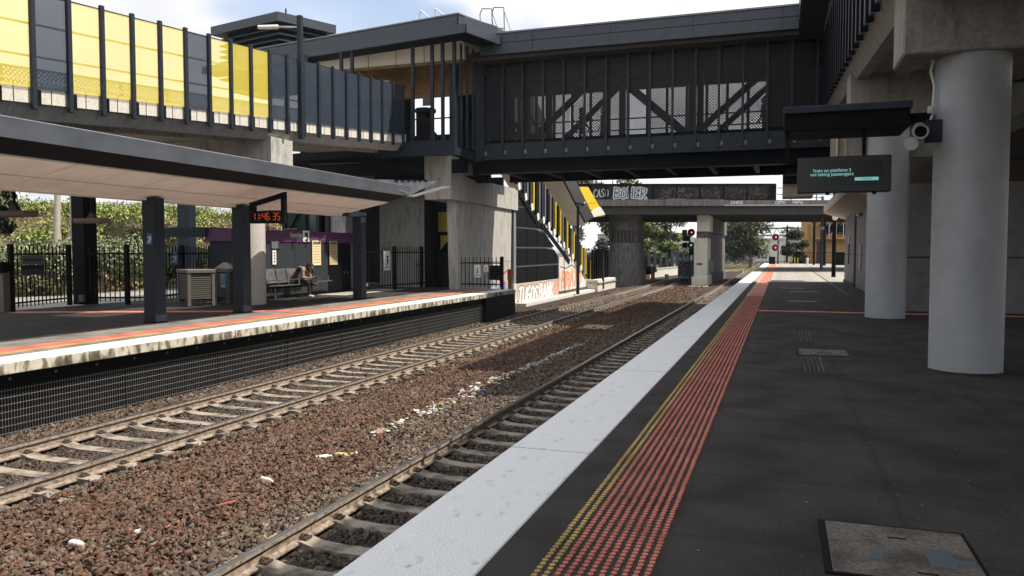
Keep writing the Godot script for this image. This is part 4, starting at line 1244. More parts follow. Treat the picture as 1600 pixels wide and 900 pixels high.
func pier_and_stairs() -> void:
	var p := thing("bridge_pier", "massive tapered concrete pier with stepped hammerhead under the footbridge's left end", "pier", Vector3(-14, -1.2, -34.6))
	put(p, "hammerhead", MB.new().prism([Vector2(-39.0, 3.75), Vector2(-39.0, 4.75), Vector2(-38.4, 4.85), Vector2(-34.6, 4.85), Vector2(-33.6, 4.72), Vector2(-32.0, 4.85), Vector2(-31.1, 5.15), Vector2(-31.1, 5.6), Vector2(-30.2, 5.6), Vector2(-30.2, 3.8)], "x", -14.2, -13.0), concrete)
	put(p, "bearing_block", MB.new().cbox(Vector3(-13.4, 5.25, -32.4), Vector3(0.7, 0.55, 0.8), 0.02), concrete)
	put(p, "shaft", MB.new().prism([Vector2(-31.0, 3.8), Vector2(-31.35, -1.3), Vector2(-38.1, -1.3), Vector2(-38.3, 3.75)], "x", -13.55, -13.12), concrete)
	put(p, "pour_line", MB.new().span(Vector3(-13.56, 1.12, -38.12), Vector3(-13.115, 1.14, -31.2)), girder_m)
	var gi := Image.create(256, 256, false, Image.FORMAT_RGBA8)
	graffito(gi, "S", Rect2(20, 60, 90, 150), 5, Color(0.55, 0.55, 0.7), Color(0.55, 0.55, 0.7), 0.0)
	graffito(gi, "K", Rect2(120, 50, 110, 80), 5, Color(0.75, 0.12, 0.1), Color(0.75, 0.12, 0.1), 0.0)
	graffito(gi, "CO", Rect2(60, 120, 160, 120), 6, Color(0.4, 0.48, 0.75), Color(0.4, 0.48, 0.75), 0.0)
	var gq := MB.new()
	gq.uquad(Vector3(-13.112, 1.0, -33.6), Vector3(-13.112, 1.0, -37.9), Vector3(-13.112, -0.9, -37.9), Vector3(-13.112, -0.9, -33.6))
	put(p, "graffiti", gq, picture(gi, 0.7, true))
	# stair enclosure wall
	var w := thing("stair_wall", "black gridded stair wall on a graffitied concrete base beside the pier", "wall", Vector3(-13.2, -1.2, -43))
	var wall_y := func(z: float) -> float: return 4.9 if z > -39.3 else (lerpf(4.9, 3.35, (z + 39.3) / -3.5) if z > -42.8 else lerpf(3.35, 1.3, (z + 42.8) / -4.2))
	var zs := [-38.95, -40.7, -42.5, -44.3, -46.2, -47.0]
	for i in 5:
		var lo := -0.06
		var k := 0
		for y in [0.85, 1.85, 2.9, 4.0, 5.0]:
			var a: float = zs[i] - 0.04
			var c: float = zs[i + 1] + 0.04
			var ya := minf(y - 0.05, wall_y.call(a))
			var yc := minf(y - 0.05, wall_y.call(c))
			if ya > lo + 0.05 and yc > lo - 0.4:
				put(w, "panel", MB.new().prism([Vector2(a, lo), Vector2(a, ya), Vector2(c, maxf(yc, lo + 0.01)), Vector2(c, lo)], "x", -13.35, -13.06), black)
			lo = y + 0.03
			k += 1
	put(w, "backing", MB.new().prism([Vector2(-38.6, -1.2), Vector2(-38.6, 4.9), Vector2(-39.3, 4.9), Vector2(-42.8, 3.3), Vector2(-47.0, 1.3), Vector2(-47.0, -1.2)], "x", -13.8, -13.1), mat(lin(0.22, 0.23, 0.25), 0.6))
	var bi := Image.create(1024, 256, false, Image.FORMAT_RGBA8)
	bi.fill(Color(0.75, 0.68, 0.6, 1))
	bi.fill_rect(Rect2i(880, 0, 144, 256), Color(0.78, 0.6, 0.54))
	for i in 60:
		line(bi, Vector2((i * 173) % 1000, 190 + (i * 37) % 60), Vector2((i * 173) % 1000 + 30, 180 + (i * 53) % 70), 5, [Color(0.35, 0.42, 0.35), Color(0.8, 0.6, 0.62), Color(0.5, 0.6, 0.75)][i % 3])
	graffito(bi, "TUGOS", Rect2(20, 45, 450, 165), 17, Color(0.9, 0.9, 0.88), Color(0.08, 0.1, 0.1), 7.0, 0.25)
	for i in 17:
		line(bi, Vector2(30 + i * 48, 190 + (i * 7) % 20), Vector2(28 + i * 48, 214 + (i * 29) % 36), 3.5, Color(0.88, 0.88, 0.86) if i % 3 else Color(0.1, 0.12, 0.12))
	graffito(bi, "BANK", Rect2(490, 35, 380, 165), 16, Color(0.93, 0.9, 0.9), Color(0.4, 0.12, 0.25), 7.0, 0.2)
	var bq := MB.new()
	bq.uquad(Vector3(-13.02, -0.08, -38.9), Vector3(-13.02, -0.08, -47.0), Vector3(-13.02, -1.35, -47.0), Vector3(-13.02, -1.35, -38.9))
	put(w, "base", MB.new().span(Vector3(-13.8, -1.5, -47.0), Vector3(-13.03, -0.07, -38.4)), white_conc)
	put(w, "graffiti", bq, picture(bi, 0.7))
	put(w, "kerb", MB.new().span(Vector3(-13.0, -1.5, -54.5), Vector3(-12.4, -1.06, -38.5)), white_conc)
	put(w, "second_wall", MB.new().prism([Vector2(-47.2, -1.3), Vector2(-47.2, 1.3), Vector2(-48.6, 1.2), Vector2(-50.5, 1.25), Vector2(-51.2, 0.6), Vector2(-52.6, 0.2), Vector2(-54.6, -0.6), Vector2(-54.6, -1.3)], "x", -13.8, -13.05), white_conc)
	var oi := Image.create(512, 256, false, Image.FORMAT_RGBA8)
	for i in 10:
		line(oi, Vector2(20 + i * 44, 250), Vector2(30 + i * 43, 50 + (i * 31) % 40 + i * 5), 26, Color(0.84, 0.81, 0.76))
	graffito(oi, "BRATO", Rect2(14, 90, 440, 140), 17, Color(0.84, 0.58, 0.43), Color(0.87, 0.85, 0.82), 6, 0.3)
	for i in 14:
		line(oi, Vector2(20 + i * 32, 150 + (i * 37) % 60), Vector2(30 + i * 32, 190 + (i * 53) % 55), 4, [Color(0.38, 0.42, 0.68), Color(0.85, 0.83, 0.8), Color(0.6, 0.5, 0.7)][i % 3])
	line(oi, Vector2(10, 40), Vector2(120, 60), 4, Color(0.1, 0.2, 0.5)); line(oi, Vector2(120, 60), Vector2(250, 30), 4, Color(0.1, 0.15, 0.3)); line(oi, Vector2(250, 30), Vector2(380, 90), 4, Color(0.1, 0.2, 0.5))
	var oq := MB.new()
	oq.uquad(Vector3(-13.04, 0.95, -47.4), Vector3(-13.04, 0.95, -53.4), Vector3(-13.04, -0.85, -53.4), Vector3(-13.04, -0.85, -47.4))
	put(w, "orange_graffiti", oq, picture(oi, 0.7, true))
	put(w, "ledge", MB.new().span(Vector3(-13.06, -0.98, -54.5), Vector3(-12.98, -0.88, -47.2)), girder_m)
	# coloured upright fins up the stair
	var f := thing("stair_fins", "row of yellow, black and grey upright fins stepping down the stair", "fence", Vector3(-13.1, 2, -46))
	var cols := [navy, plinth, navy, plinth, navy, yellow_paint, black, plinth, navy, plinth, black, plinth, navy, yellow_paint, black, yellow_paint, plinth, navy, yellow_paint, black, plinth, yellow_paint, navy, yellow_paint, black, yellow_paint, plinth, yellow_paint, navy, black, yellow_paint, black, yellow_paint, black]
	for i in 34:
		var z := -38.9 - i * 0.56
		var lo: float = lerpf(5.1, 3.55, clampf((z + 38.9) / -3.6, 0, 1)) if z > -42.5 else (3.5 if z > -43.7 else lerpf(3.5, -0.9, clampf((z + 43.7) / -13.0, 0, 1)))
		var hi := minf(6.4, 6.1 - 0.381 * (-42.3 - z))
		put(f, "fin", MB.new().box(Vector3(-13.05, (lo + hi) * 0.5, z), Vector3(0.16, hi - lo, 0.2)), cols[i])
		if i % 2 == 0 and i < 26:
			put(f, "white_step", MB.new().box(Vector3(-13.0, lo - 0.1, z - 0.2), Vector3(0.1, 0.34, 0.34), Basis(Vector3.RIGHT, 0.35)), white_paint)
	put(f, "stringer", MB.new().bar(Vector3(-13.02, 4.75, -39.2), Vector3(-13.02, 3.2, -42.6), 0.06, 0.3), black)
	put(f, "stringer", MB.new().bar(Vector3(-13.02, 3.15, -43.4), Vector3(-13.02, 0.95, -49.6), 0.06, 0.3), black)
	# sloping stair canopy
	var c := thing("stair_canopy", "sloping stair canopy with a boarded beige soffit and dark edge", "canopy", Vector3(-14.5, 5, -49))
	var sy := func(z: float) -> float: return 6.51 - 0.4255 * (-46.16 - z)
	for i in 18:
		var za := -38.0 - i * 0.86
		put(c, "soffit_board", MB.new().prism([Vector2(za, sy.call(za)), Vector2(za, sy.call(za) + 0.06), Vector2(za - 0.845, sy.call(za - 0.845) + 0.06), Vector2(za - 0.845, sy.call(za - 0.845))], "x", -16.6, -12.9), soffit)
	put(c, "edge_fascia", MB.new().prism([Vector2(-38.0, sy.call(-38.0)), Vector2(-38.0, sy.call(-38.0) + 1.25), Vector2(-55.4, sy.call(-55.4) + 1.5), Vector2(-53.0, sy.call(-53.0))], "x", -12.9, -12.75), mat(lin(0.03, 0.027, 0.025), 0.6))
	put(c, "roof_sheet", MB.new().prism([Vector2(-38.0, sy.call(-38.0) + 0.1), Vector2(-38.0, sy.call(-38.0) + 1.2), Vector2(-55.0, sy.call(-55.0) + 1.2), Vector2(-53.4, sy.call(-53.4) + 0.1)], "x", -16.6, -12.95), black)
	var yp := thing("yellow_cladding", "bright yellow sloping cladding panels beyond the stair canopy", "cladding", Vector3(-13.3, 5, -57))
	for q in [[0.0, 0.52], [0.53, 0.74], [0.86, 1.0]]:
		var p0 := Vector2(-52.9, 6.05).lerp(Vector2(-56.6, 4.08), q[0])
		var p1 := Vector2(-55.5, 6.24).lerp(Vector2(-61.4, 4.38), q[0])
		var p2 := Vector2(-55.5, 6.24).lerp(Vector2(-61.4, 4.38), q[1])
		var p3 := Vector2(-52.9, 6.05).lerp(Vector2(-56.6, 4.08), q[1])
		put(yp, "panel", MB.new().prism([p0, p1, p2, p3], "x", -13.4, -13.2), yellow_paint)
	put(yp, "grey_cover", MB.new().prism([Vector2(-55.7, 4.45), Vector2(-59.2, 5.0), Vector2(-61.0, 4.5), Vector2(-56.6, 4.1)], "x", -13.18, -13.1), white_conc)
	var q2 := thing("stair_plinth", "low concrete plinth with black railing bars at the foot of the stair", "plinth", Vector3(-12.8, -1.2, -57))
	put(q2, "block", MB.new().cbox(Vector3(-12.9, -0.85, -57.5), Vector3(1.4, 0.9, 6.2), 0.02), white_conc)
	put(q2, "cap", MB.new().box(Vector3(-12.86, -0.62, -57.5), Vector3(1.5, 0.08, 6.3)), stained)
	for i in 8:
		put(q2, "bar", MB.new().box(Vector3(-12.75, 0.65, -55.0 - i * 0.75), Vector3(0.12, 2.2, 0.22)), black)
	for i in 2:
		var a: Vector3 = [Vector3(-12.2, -1.1, -48.6), Vector3(-12.2, -1.1, -56)][i]
		var hh: float = [5.6, 2.9][i]
		var l := thing("stair_lamp", ["tall dark lamp in front of the stair canopy soffit", "shorter dark lamp at the foot of the stair"][i], "lamp", a, "lamps beside the stair")
		put(l, "pole", MB.new().tube(a, a + Vector3(0, hh, 0), 0.11, 0.09, 10), navy)
		put(l, "head", MB.new().cbox(a + Vector3(0.15, hh + 0.1, 0.1), Vector3(0.7, 0.14, 0.5), 0.03, Basis(Vector3.FORWARD, 0.25)), navy)
		put(l, "camera", MB.new().cbox(a + Vector3(0.42, hh + 0.05, 0.1), Vector3(0.16, 0.3, 0.2), 0.03), steel)
	var m := thing("marker_post", "rust orange marker post at the end of the island platform", "post", Vector3(-11.6, -1.2, -34.5))
	put(m, "post", MB.new().box(Vector3(-11.9, -0.2, -34.5), Vector3(0.14, 1.2, 0.14)), mat(lin(0.5, 0.26, 0.07), 0.8, 0, ntex(62, 0.03, [[0, 0.5], [1, 1.0]], 256), Vector3.ONE * 2))
	put(m, "cap", MB.new().box(Vector3(-11.9, 0.55, -34.5), Vector3(0.18, 0.5, 0.18)), mat(lin(0.42, 0.1, 0.04), 0.8))

func skew(x: float, back: float, y: float) -> Vector3:
	return Vector3(x, y, -63.3 - 0.32 * (x + 6.0) - back)

func skew_box(parent: Node, called: String, x0: float, x1: float, b0: float, b1: float, y0: float, y1: float, m: Material, lift := 0.0) -> MeshInstance3D:
	var b := MB.new()
	var P := func(x: float, k: float, y: float) -> Vector3: return skew(x, k, y + lift * (x + 6.0))
	var c := (P.call(x0, b0, y0) + P.call(x1, b1, y1)) * 0.5 as Vector3
	var v := []
	for i in 8:
		v.append(P.call(x1 if i & 1 else x0, b1 if i & 2 else b0, y1 if i & 4 else y0))
	for f in [[0, 1, 3, 2], [4, 5, 7, 6], [0, 1, 5, 4], [2, 3, 7, 6], [0, 2, 6, 4], [1, 3, 7, 5]]:
		b.quad(v[f[0]], v[f[1]], v[f[2]], v[f[3]], (v[f[0]] + v[f[1]] + v[f[2]] + v[f[3]]) * 0.25 - c)
	return put(parent, called, b, m)

func road_bridge() -> void:
	var t := thing("road_bridge", "dark road bridge with graffitied black parapet spanning the tracks further on", "bridge", Vector3(-6, 4.5, -70))
	skew_box(t, "girder", -40, 30, 0.0, 0.5, 4.5, 5.16, girder_m)
	skew_box(t, "deck", -40, 30, 0.5, 19, 4.75, 5.1, girder_m)
	for i in 6:
		skew_box(t, "inner_girder", -40, 30, 3.0 + i * 2.8, 3.5 + i * 2.8, 4.5, 4.75, girder_m)
	skew_box(t, "fascia", -40, -4.3, -0.25, 0.6, 5.16, 5.66, concrete_dark())
	skew_box(t, "fascia", -4.25, 30, -0.15, 0.6, 5.16, 5.6, concrete_dark())
	skew_box(t, "fascia_lip", -4.25, 30, -0.3, 0.6, 5.16, 5.24, concrete)
	skew_box(t, "expansion_block", -8.6, -7.2, -0.35, 0.3, 5.16, 5.72, concrete_dark())
	skew_box(t, "parapet", -16.0, -0.6, 0.3, 0.45, 5.6, 6.82, black)
	skew_box(t, "parapet_cap", -16.0, -0.5, 0.2, 0.55, 6.82, 6.92, black)
	skew_box(t, "parapet_end", -0.9, -0.45, 0.1, 0.6, 5.6, 6.85, black)
	for i in 9:
		skew_box(t, "parapet_rib", -14.9 + i * 1.75, -14.8 + i * 1.75, 0.18, 0.3, 5.6, 6.82, black)
	# paint on the parapet panels
	var im := Image.create(1024, 96, false, Image.FORMAT_RGBA8)
	im.fill(Color(0.06, 0.06, 0.068, 1))
	var rng := RandomNumberGenerator.new()
	rng.seed = 8
	for i in 260:
		var x := rng.randf_range(400, 1010)
		var y := rng.randf_range(20, 86)
		line(im, Vector2(x, y), Vector2(x + rng.randf_range(-26, 26), y + rng.randf_range(-20, 20)), rng.randf_range(1, 3), Color(0.3, 0.29, 0.22).lerp(Color(0.36, 0.34, 0.38), rng.randf()) if x < 560 or rng.randf() < 0.3 else Color(0.15, 0.15, 0.15))
	graffito(im, "CASO", Rect2(6, 26, 90, 52), 2.0, Color(0.75, 0.78, 0.82), Color(0.75, 0.78, 0.82), 0.5)
	graffito(im, "BOHER", Rect2(124, 16, 190, 68), 6.5, Color(0.74, 0.78, 0.85), Color(0.88, 0.88, 0.9), 3.0)
	graffito(im, "BOHER", Rect2(124, 16, 190, 68), 2.0, Color(0.1, 0.12, 0.18), Color(0.1, 0.12, 0.18), 0.0)
	var q := MB.new()
	q.uquad(skew(-14.2, 0.28, 6.78), skew(-0.9, 0.28, 6.78), skew(-0.9, 0.28, 5.68), skew(-14.2, 0.28, 5.68))
	put(t, "parapet_graffiti", q, picture(im, 0.7))
	for w in [["CHOS", -3.9, 1.1], ["CEPO", -0.6, 0.9], ["PEPO", 0.7, 0.9]]:
		var wi := Image.create(128, 40, false, Image.FORMAT_RGBA8)
		graffito(wi, w[0], Rect2(6, 8, 110, 24), 3.0, Color(0.8, 0.8, 0.82), Color(0.1, 0.1, 0.25), 3.0)
		var wq := MB.new()
		wq.uquad(skew(w[1], -0.16, 5.6), skew(w[1] + w[2], -0.16, 5.6), skew(w[1] + w[2], -0.16, 5.26), skew(w[1], -0.16, 5.26))
		put(t, "tag", wq, picture(wi, 0.7, true))
	for y in [6.05, 6.55]:
		skew_box(t, "rail", -0.4, 30, 0.35, 0.42, y, y + 0.06, plinth)
	for i in 12:
		skew_box(t, "rail_post", 0.6 + i * 1.9, 0.68 + i * 1.9, 0.33, 0.45, 5.5, 6.6, plinth)
	var p := thing("road_pier", "pale slab pier of the road bridge standing between the tracks", "pier", Vector3(-6.2, -1.2, -70))
	for pc in [["", -64.7, -68.4, white_conc, 0.0], ["rear_", -68.4, -86.3, concrete_dark(), 0.02]]:  # rear part darker: deck shade put into its concrete colour
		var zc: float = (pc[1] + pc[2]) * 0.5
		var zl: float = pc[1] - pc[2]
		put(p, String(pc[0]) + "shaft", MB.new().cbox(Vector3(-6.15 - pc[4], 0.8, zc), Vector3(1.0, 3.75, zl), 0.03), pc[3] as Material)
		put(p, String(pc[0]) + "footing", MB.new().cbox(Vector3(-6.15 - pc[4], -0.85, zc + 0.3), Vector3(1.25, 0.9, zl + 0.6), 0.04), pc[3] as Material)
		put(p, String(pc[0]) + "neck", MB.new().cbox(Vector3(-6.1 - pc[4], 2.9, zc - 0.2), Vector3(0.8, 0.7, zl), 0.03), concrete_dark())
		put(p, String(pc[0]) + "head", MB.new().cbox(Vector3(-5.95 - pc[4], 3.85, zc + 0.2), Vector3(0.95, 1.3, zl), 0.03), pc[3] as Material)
	var gi := Image.create(128, 128, false, Image.FORMAT_RGBA8)
	for i in 14:
		line(gi, Vector2(12 + i * 8, 10 + (i * 29) % 22), Vector2(10 + i * 8, 95 + (i * 17) % 25), 5, [Color(0.35, 0.38, 0.4), Color(0.45, 0.48, 0.5), Color(0.7, 0.8, 0.25)][2 if i in [6, 9] else i % 2])
	var gq := MB.new()
	gq.uquad(Vector3(-5.645, 1.15, -66.2), Vector3(-5.645, 1.15, -72.5), Vector3(-5.645, -0.5, -72.5), Vector3(-5.645, -0.5, -66.2))
	put(p, "graffiti", gq, picture(gi, 0.7, true))
	put(p, "number_plate", MB.new().span(Vector3(-6.4, 0.55, -64.66), Vector3(-6.0, 0.66, -64.64)), black)
	put(p, "base_slab", MB.new().span(Vector3(-6.9, -1.2, -63.6), Vector3(-5.4, -1.1, -62.4)), concrete)
	var a := thing("road_pier_round", "shade coloured round nosed pier of the road bridge left of the tracks", "pier", Vector3(-12.2, -1.2, -70))
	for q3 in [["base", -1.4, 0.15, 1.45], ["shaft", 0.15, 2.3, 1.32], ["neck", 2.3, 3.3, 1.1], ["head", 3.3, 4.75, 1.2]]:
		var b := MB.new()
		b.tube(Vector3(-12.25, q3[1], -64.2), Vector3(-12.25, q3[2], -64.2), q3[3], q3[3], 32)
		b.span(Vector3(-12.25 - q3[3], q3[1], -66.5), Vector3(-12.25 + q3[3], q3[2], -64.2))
		put(a, q3[0], b, concrete_dark())  # shade under the deck put into the dark colour
	for i in 7:
		put(a, "block", MB.new().box(Vector3(-13.1 + i * 0.3, 2.8, -63.05 - absf(i - 3) * 0.08), Vector3(0.12, 0.9, 0.14)), girder_m)

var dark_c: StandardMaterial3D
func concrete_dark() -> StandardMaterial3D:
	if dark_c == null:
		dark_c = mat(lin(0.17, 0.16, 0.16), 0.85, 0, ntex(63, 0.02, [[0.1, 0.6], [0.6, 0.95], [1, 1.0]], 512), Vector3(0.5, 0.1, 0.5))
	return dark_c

func signal_head(t: Node, at: Vector3, r: float, glass: Color) -> void:
	put(t, "backplate", MB.new().tube(at, at + Vector3(0, 0, -0.1), r, r, 24), black)
	var rim := MB.new()
	for i in 24:
		var a0 := TAU * i / 24
		var a1 := TAU * (i + 1) / 24
		rim.bar(at + Vector3(cos(a0), sin(a0), 0.02) * r, at + Vector3(cos(a1), sin(a1), 0.02) * r, 0.04, 0.03, Vector3.BACK)
	put(t, "rim", rim, white_paint)
	put(t, "lens", MB.new().tube(at, at + Vector3(0, 0, 0.03), r * 0.72, r * 0.66, 20), mat(glass, 0.2))
	var g := glass.lightened(0.35)
	put(t, "lamp", MB.new().ball(at + Vector3(0.04, 0, 0.05), Vector3.ONE * r * 0.24), glow(Color(g.r, g.g, g.b), 2.2))
	var l := OmniLight3D.new()
	l.name = "lamp_light"
	l.position = at + Vector3(0.04, 0, 0.25) - base_of(t)
	l.light_color = glass.lightened(0.2)
	l.light_energy = 0.03
	l.omni_range = 4.0
	l.omni_attenuation = 2.0
	l.shadow_enabled = true
	t.add_child(l, true)

func far_things() -> void:
	var s := thing("signal", "railway signal with R plate, red light above green, beside the road pier", "signal", Vector3(-7.4, -1.0, -70), "railway signals")
	put(s, "mast", MB.new().tube(Vector3(-7.6, -1.2, -70.1), Vector3(-7.6, 3.5, -70.1), 0.07, 0.07), plinth)
	signal_head(s, Vector3(-7.45, 3.25, -70), 0.31, Color(0.45, 0.03, 0.05))
	signal_head(s, Vector3(-7.48, 2.15, -70), 0.31, Color(0.0, 0.35, 0.25))
	put(s, "number_board", MB.new().cbox(Vector3(-8.02, 3.25, -70.02), Vector3(0.42, 0.48, 0.06), 0.01), black)
	text(s, "letter", "R", Vector3(-8.02, 3.25, -69.98), 0.3, white_paint)
	put(s, "side_board", MB.new().cbox(Vector3(-8.0, 2.15, -70.02), Vector3(0.42, 0.45, 0.06), 0.01), black)
	put(s, "cage", MB.new().box(Vector3(-7.9, 2.75, -70.1), Vector3(0.5, 0.5, 0.3)), girder_m)
	put(s, "ladder", MB.new().path([Vector3(-7.9, -1.1, -70.2), Vector3(-7.9, 3.2, -70.2)], 0.03, 0.03).path([Vector3(-7.6, -1.1, -70.3), Vector3(-7.6, 3.2, -70.3)], 0.03, 0.03), plinth)
	put(s, "platform_cage", MB.new().box(Vector3(-7.8, 1.3, -70.1), Vector3(0.8, 0.06, 0.5)).box(Vector3(-7.4, 1.6, -70.0), Vector3(0.3, 0.6, 0.25)), girder_m)
	var cab := thing("equipment_cabinet", "grey trackside cabinet scrawled with dark graffiti below the R signal", "cabinet", Vector3(-8, -1.2, -71))
	put(cab, "body", MB.new().cbox(Vector3(-7.75, 0.05, -71.4), Vector3(1.9, 1.5, 0.8), 0.03), column_paint)
	put(cab, "shelf", MB.new().box(Vector3(-7.75, -0.75, -71.2), Vector3(2.0, 0.1, 1.2)), steel)
	put(cab, "stand", MB.new().box(Vector3(-7.75, -1.0, -71.4), Vector3(1.5, 0.5, 0.6)), girder_m)
	var ci := Image.create(256, 160, false, Image.FORMAT_RGBA8)
	graffito(ci, "GAS", Rect2(6, 10, 140, 60), 4, Color(0.05, 0.05, 0.05), Color(0.05, 0.05, 0.05), 0)
	graffito(ci, "ROK", Rect2(6, 85, 140, 60), 4, Color(0.05, 0.05, 0.06), Color(0.05, 0.05, 0.05), 0)
	var cq := MB.new()
	cq.uquad(Vector3(-8.65, 0.75, -70.985), Vector3(-6.85, 0.75, -70.985), Vector3(-6.85, -0.65, -70.985), Vector3(-8.65, -0.65, -70.985))
	put(cab, "graffiti", cq, picture(ci, 0.7, true))
	var s2 := thing("signal", "railway signal with two large red lights at the far end of the near platform", "signal", Vector3(-0.6, 0, -104), "railway signals")
	put(s2, "mast", MB.new().tube(Vector3(-0.4, -0.2, -104.2), Vector3(-0.4, 3.5, -104.2), 0.09, 0.09), navy)
	signal_head(s2, Vector3(-0.72, 3.35, -104), 0.45, Color(0.5, 0.03, 0.06))
	signal_head(s2, Vector3(-0.74, 2.05, -104), 0.45, Color(0.5, 0.03, 0.06))
	put(s2, "small_head", MB.new().tube(Vector3(0.22, 2.05, -104), Vector3(0.22, 2.05, -104.2), 0.3, 0.3, 18), black)
	put(s2, "small_lens", MB.new().tube(Vector3(0.22, 2.05, -103.98), Vector3(0.22, 2.05, -104.0), 0.16, 0.16, 14), mat(lin(0.08, 0.01, 0.015), 0.2))
	put(s2, "box", MB.new().cbox(Vector3(-1.1, 0.45, -104), Vector3(0.75, 0.95, 0.5), 0.03), black)
	# two slim poles on the near platform, each with a white dome camera
	for i in 2:
		var a: Vector3 = [Vector3(3.12, 0, -53.4), Vector3(3.26, 0, -72.5)][i]
		var h: float = [6.4, 6.3][i]
		var p := thing("camera_pole", ["thick dark pole with a white dome camera beside the station wall", "slimmer grey green pole with dome camera and lamp arm, further along"][i], "pole", a, "camera poles on the near platform")
		put(p, "pole", MB.new().tube(a, a + Vector3(0, h, 0), 0.13, 0.11, 12), black if i == 0 else mat(lin(0.1, 0.13, 0.14), 0.6))
		put(p, "dome", MB.new().ball(a + Vector3(0.02, [3.72, 3.6][i], 0.2), Vector3.ONE * 0.17), white_paint)
		put(p, "arm", MB.new().bar(a + Vector3(0, [4.6, 6.2][i], 0), a + Vector3([1.0, -1.3][i], [4.6, 6.25][i], 0), 0.06, 0.06), black if i == 0 else plinth)
		put(p, "lamp", MB.new().cbox(a + Vector3([1.1, -1.3][i], [4.55, 6.25][i], 0), Vector3(0.5, 0.09, 0.24), 0.02), plinth)
	# old station house at the far end
	var h := thing("station_house", "ochre brick station house with an iron lace verandah at the far end", "building", Vector3(6, 0, -118))
	put(h, "wall", MB.new().span(Vector3(3.4, -1.3, -126), Vector3(16, 6.2, -117)), brick_m)
	put(h, "left_wing", MB.new().span(Vector3(2.6, -1.3, -120), Vector3(3.4, 6.8, -116.5)), brick_m)
	put(h, "door", MB.new().span(Vector3(4.6, 0, -117.0), Vector3(5.5, 2.9, -116.9)), mat(lin(0.06, 0.04, 0.09), 0.6))
	put(h, "doorway", MB.new().span(Vector3(4.45, -0.1, -117.0), Vector3(4.6, 3.3, -116.88)), mat(lin(0.4, 0.2, 0.1), 0.7))
	put(h, "dark_window", MB.new().span(Vector3(5.2, 3.9, -117.0), Vector3(9.5, 5.4, -116.95)), black)
	put(h, "verandah_floor", MB.new().span(Vector3(4.2, 3.25, -117), Vector3(12, 3.45, -115.4)), brick_m)
	put(h, "verandah_roof", MB.new().span(Vector3(3.9, 5.6, -117), Vector3(12, 5.8, -115.2)), plinth)
	for i in 9:
		put(h, "verandah_post", MB.new().box(Vector3(4.3 + i * 0.9, 4.6, -115.5), Vector3(0.09, 2.2, 0.09)), white_conc)
		put(h, "iron_lace", MB.new().path([Vector3(4.3 + i * 0.9, 4.9, -115.5), Vector3(4.6 + i * 0.9, 5.5, -115.5), Vector3(4.9 + i * 0.9, 5.1, -115.5), Vector3(5.2 + i * 0.9, 5.5, -115.5)], 0.05, 0.05, 5).path([Vector3(4.3 + i * 0.9, 3.6, -115.5), Vector3(4.75 + i * 0.9, 4.2, -115.5), Vector3(5.2 + i * 0.9, 3.6, -115.5)], 0.05, 0.05, 5), [plinth, purple, white_conc][i % 3])
	for i in 2:
		var a := Vector3(4.15 + i * 0.9 - 0.55, 0, -99 + i * 4)
		var p := thing("verandah_column", ["left of the two dark posts", "right and thicker of the two dark posts"][i] + " with branching tops before the station house", "post", a, "dark posts at the platform end")
		put(p, "post", MB.new().tube(a, a + Vector3(0, 5.4, 0), 0.14 + i * 0.1, 0.13 + i * 0.1), black)
		put(p, "bracket", MB.new().path([a + Vector3(-1.1, 5.4, 0), a + Vector3(0, 4.5, 0), a + Vector3(1.1, 5.4, 0)], 0.08, 0.08, 6).path([a + Vector3(-0.9, 5.05, 0), a + Vector3(0.9, 5.05, 0)], 0.06, 0.06, 6), brick_m)
	var fe := thing("end_fence", "black railing across the far end of the near platform", "fence", Vector3(4, 0, -106))
	for i in 38:
		put(fe, "bar", MB.new().box(Vector3(0.4 + i * 0.27, 0.75, -106.5), Vector3(0.04, 1.5, 0.04)), black)
	put(fe, "rail", MB.new().span(Vector3(0.3, 1.4, -106.53), Vector3(10.5, 1.46, -106.47)), black)
	put(fe, "rail", MB.new().span(Vector3(0.3, 0.2, -106.53), Vector3(10.5, 0.26, -106.47)), black)
	for i in 4:
		put(fe, "yellow_post", MB.new().box(Vector3(0.9 + i * 0.36, 0.45, -106.2), Vector3(0.09, 0.8 - 0.1 * (i % 2), 0.09)), yellow_paint)
	var cb := thing("seat_block", "dark bench block near the station wall at the far end", "bench", Vector3(6.2, 0, -96))
	put(cb, "body", MB.new().cbox(Vector3(6.3, 0.75, -96), Vector3(1.5, 1.4, 0.8), 0.05), black)
	put(cb, "top", MB.new().cbox(Vector3(6.3, 1.48, -96), Vector3(1.6, 0.08, 0.9), 0.02), navy)
	var wb := thing("white_bollard", "short white bollard by the dark posts at the platform end", "bollard", Vector3(2.9, 0, -98))
	put(wb, "stem", MB.new().tube(Vector3(2.9, 0, -98), Vector3(2.9, 0.6, -98), 0.1, 0.08), white_paint)
	put(wb, "head", MB.new().ball(Vector3(2.9, 0.68, -98), Vector3(0.14, 0.14, 0.14)), white_paint)
	# gantry, pole and haze-grey distance
	var ga := thing("gantry", "pale steel gantry over the tracks in the distance", "gantry", Vector3(0, 0, -190))
	for y in [5.0, 6.6]:
		put(ga, "chord", MB.new().span(Vector3(-12, y, -190), Vector3(14, y + 0.35, -189.5)), plinth)
	for i in 13:
		put(ga, "lattice", MB.new().bar(Vector3(-12 + i * 2.0, 5.1, -189.8), Vector3(-11 + i * 2.0, 6.8, -189.8), 0.14, 0.14).bar(Vector3(-11 + i * 2.0, 6.8, -189.8), Vector3(-10 + i * 2.0, 5.1, -189.8), 0.14, 0.14), plinth)
	for x in [-11.5, 2.5, 13.5]:
		put(ga, "leg", MB.new().span(Vector3(x, -1.3, -190), Vector3(x + 0.4, 5.0, -189.6)), plinth)
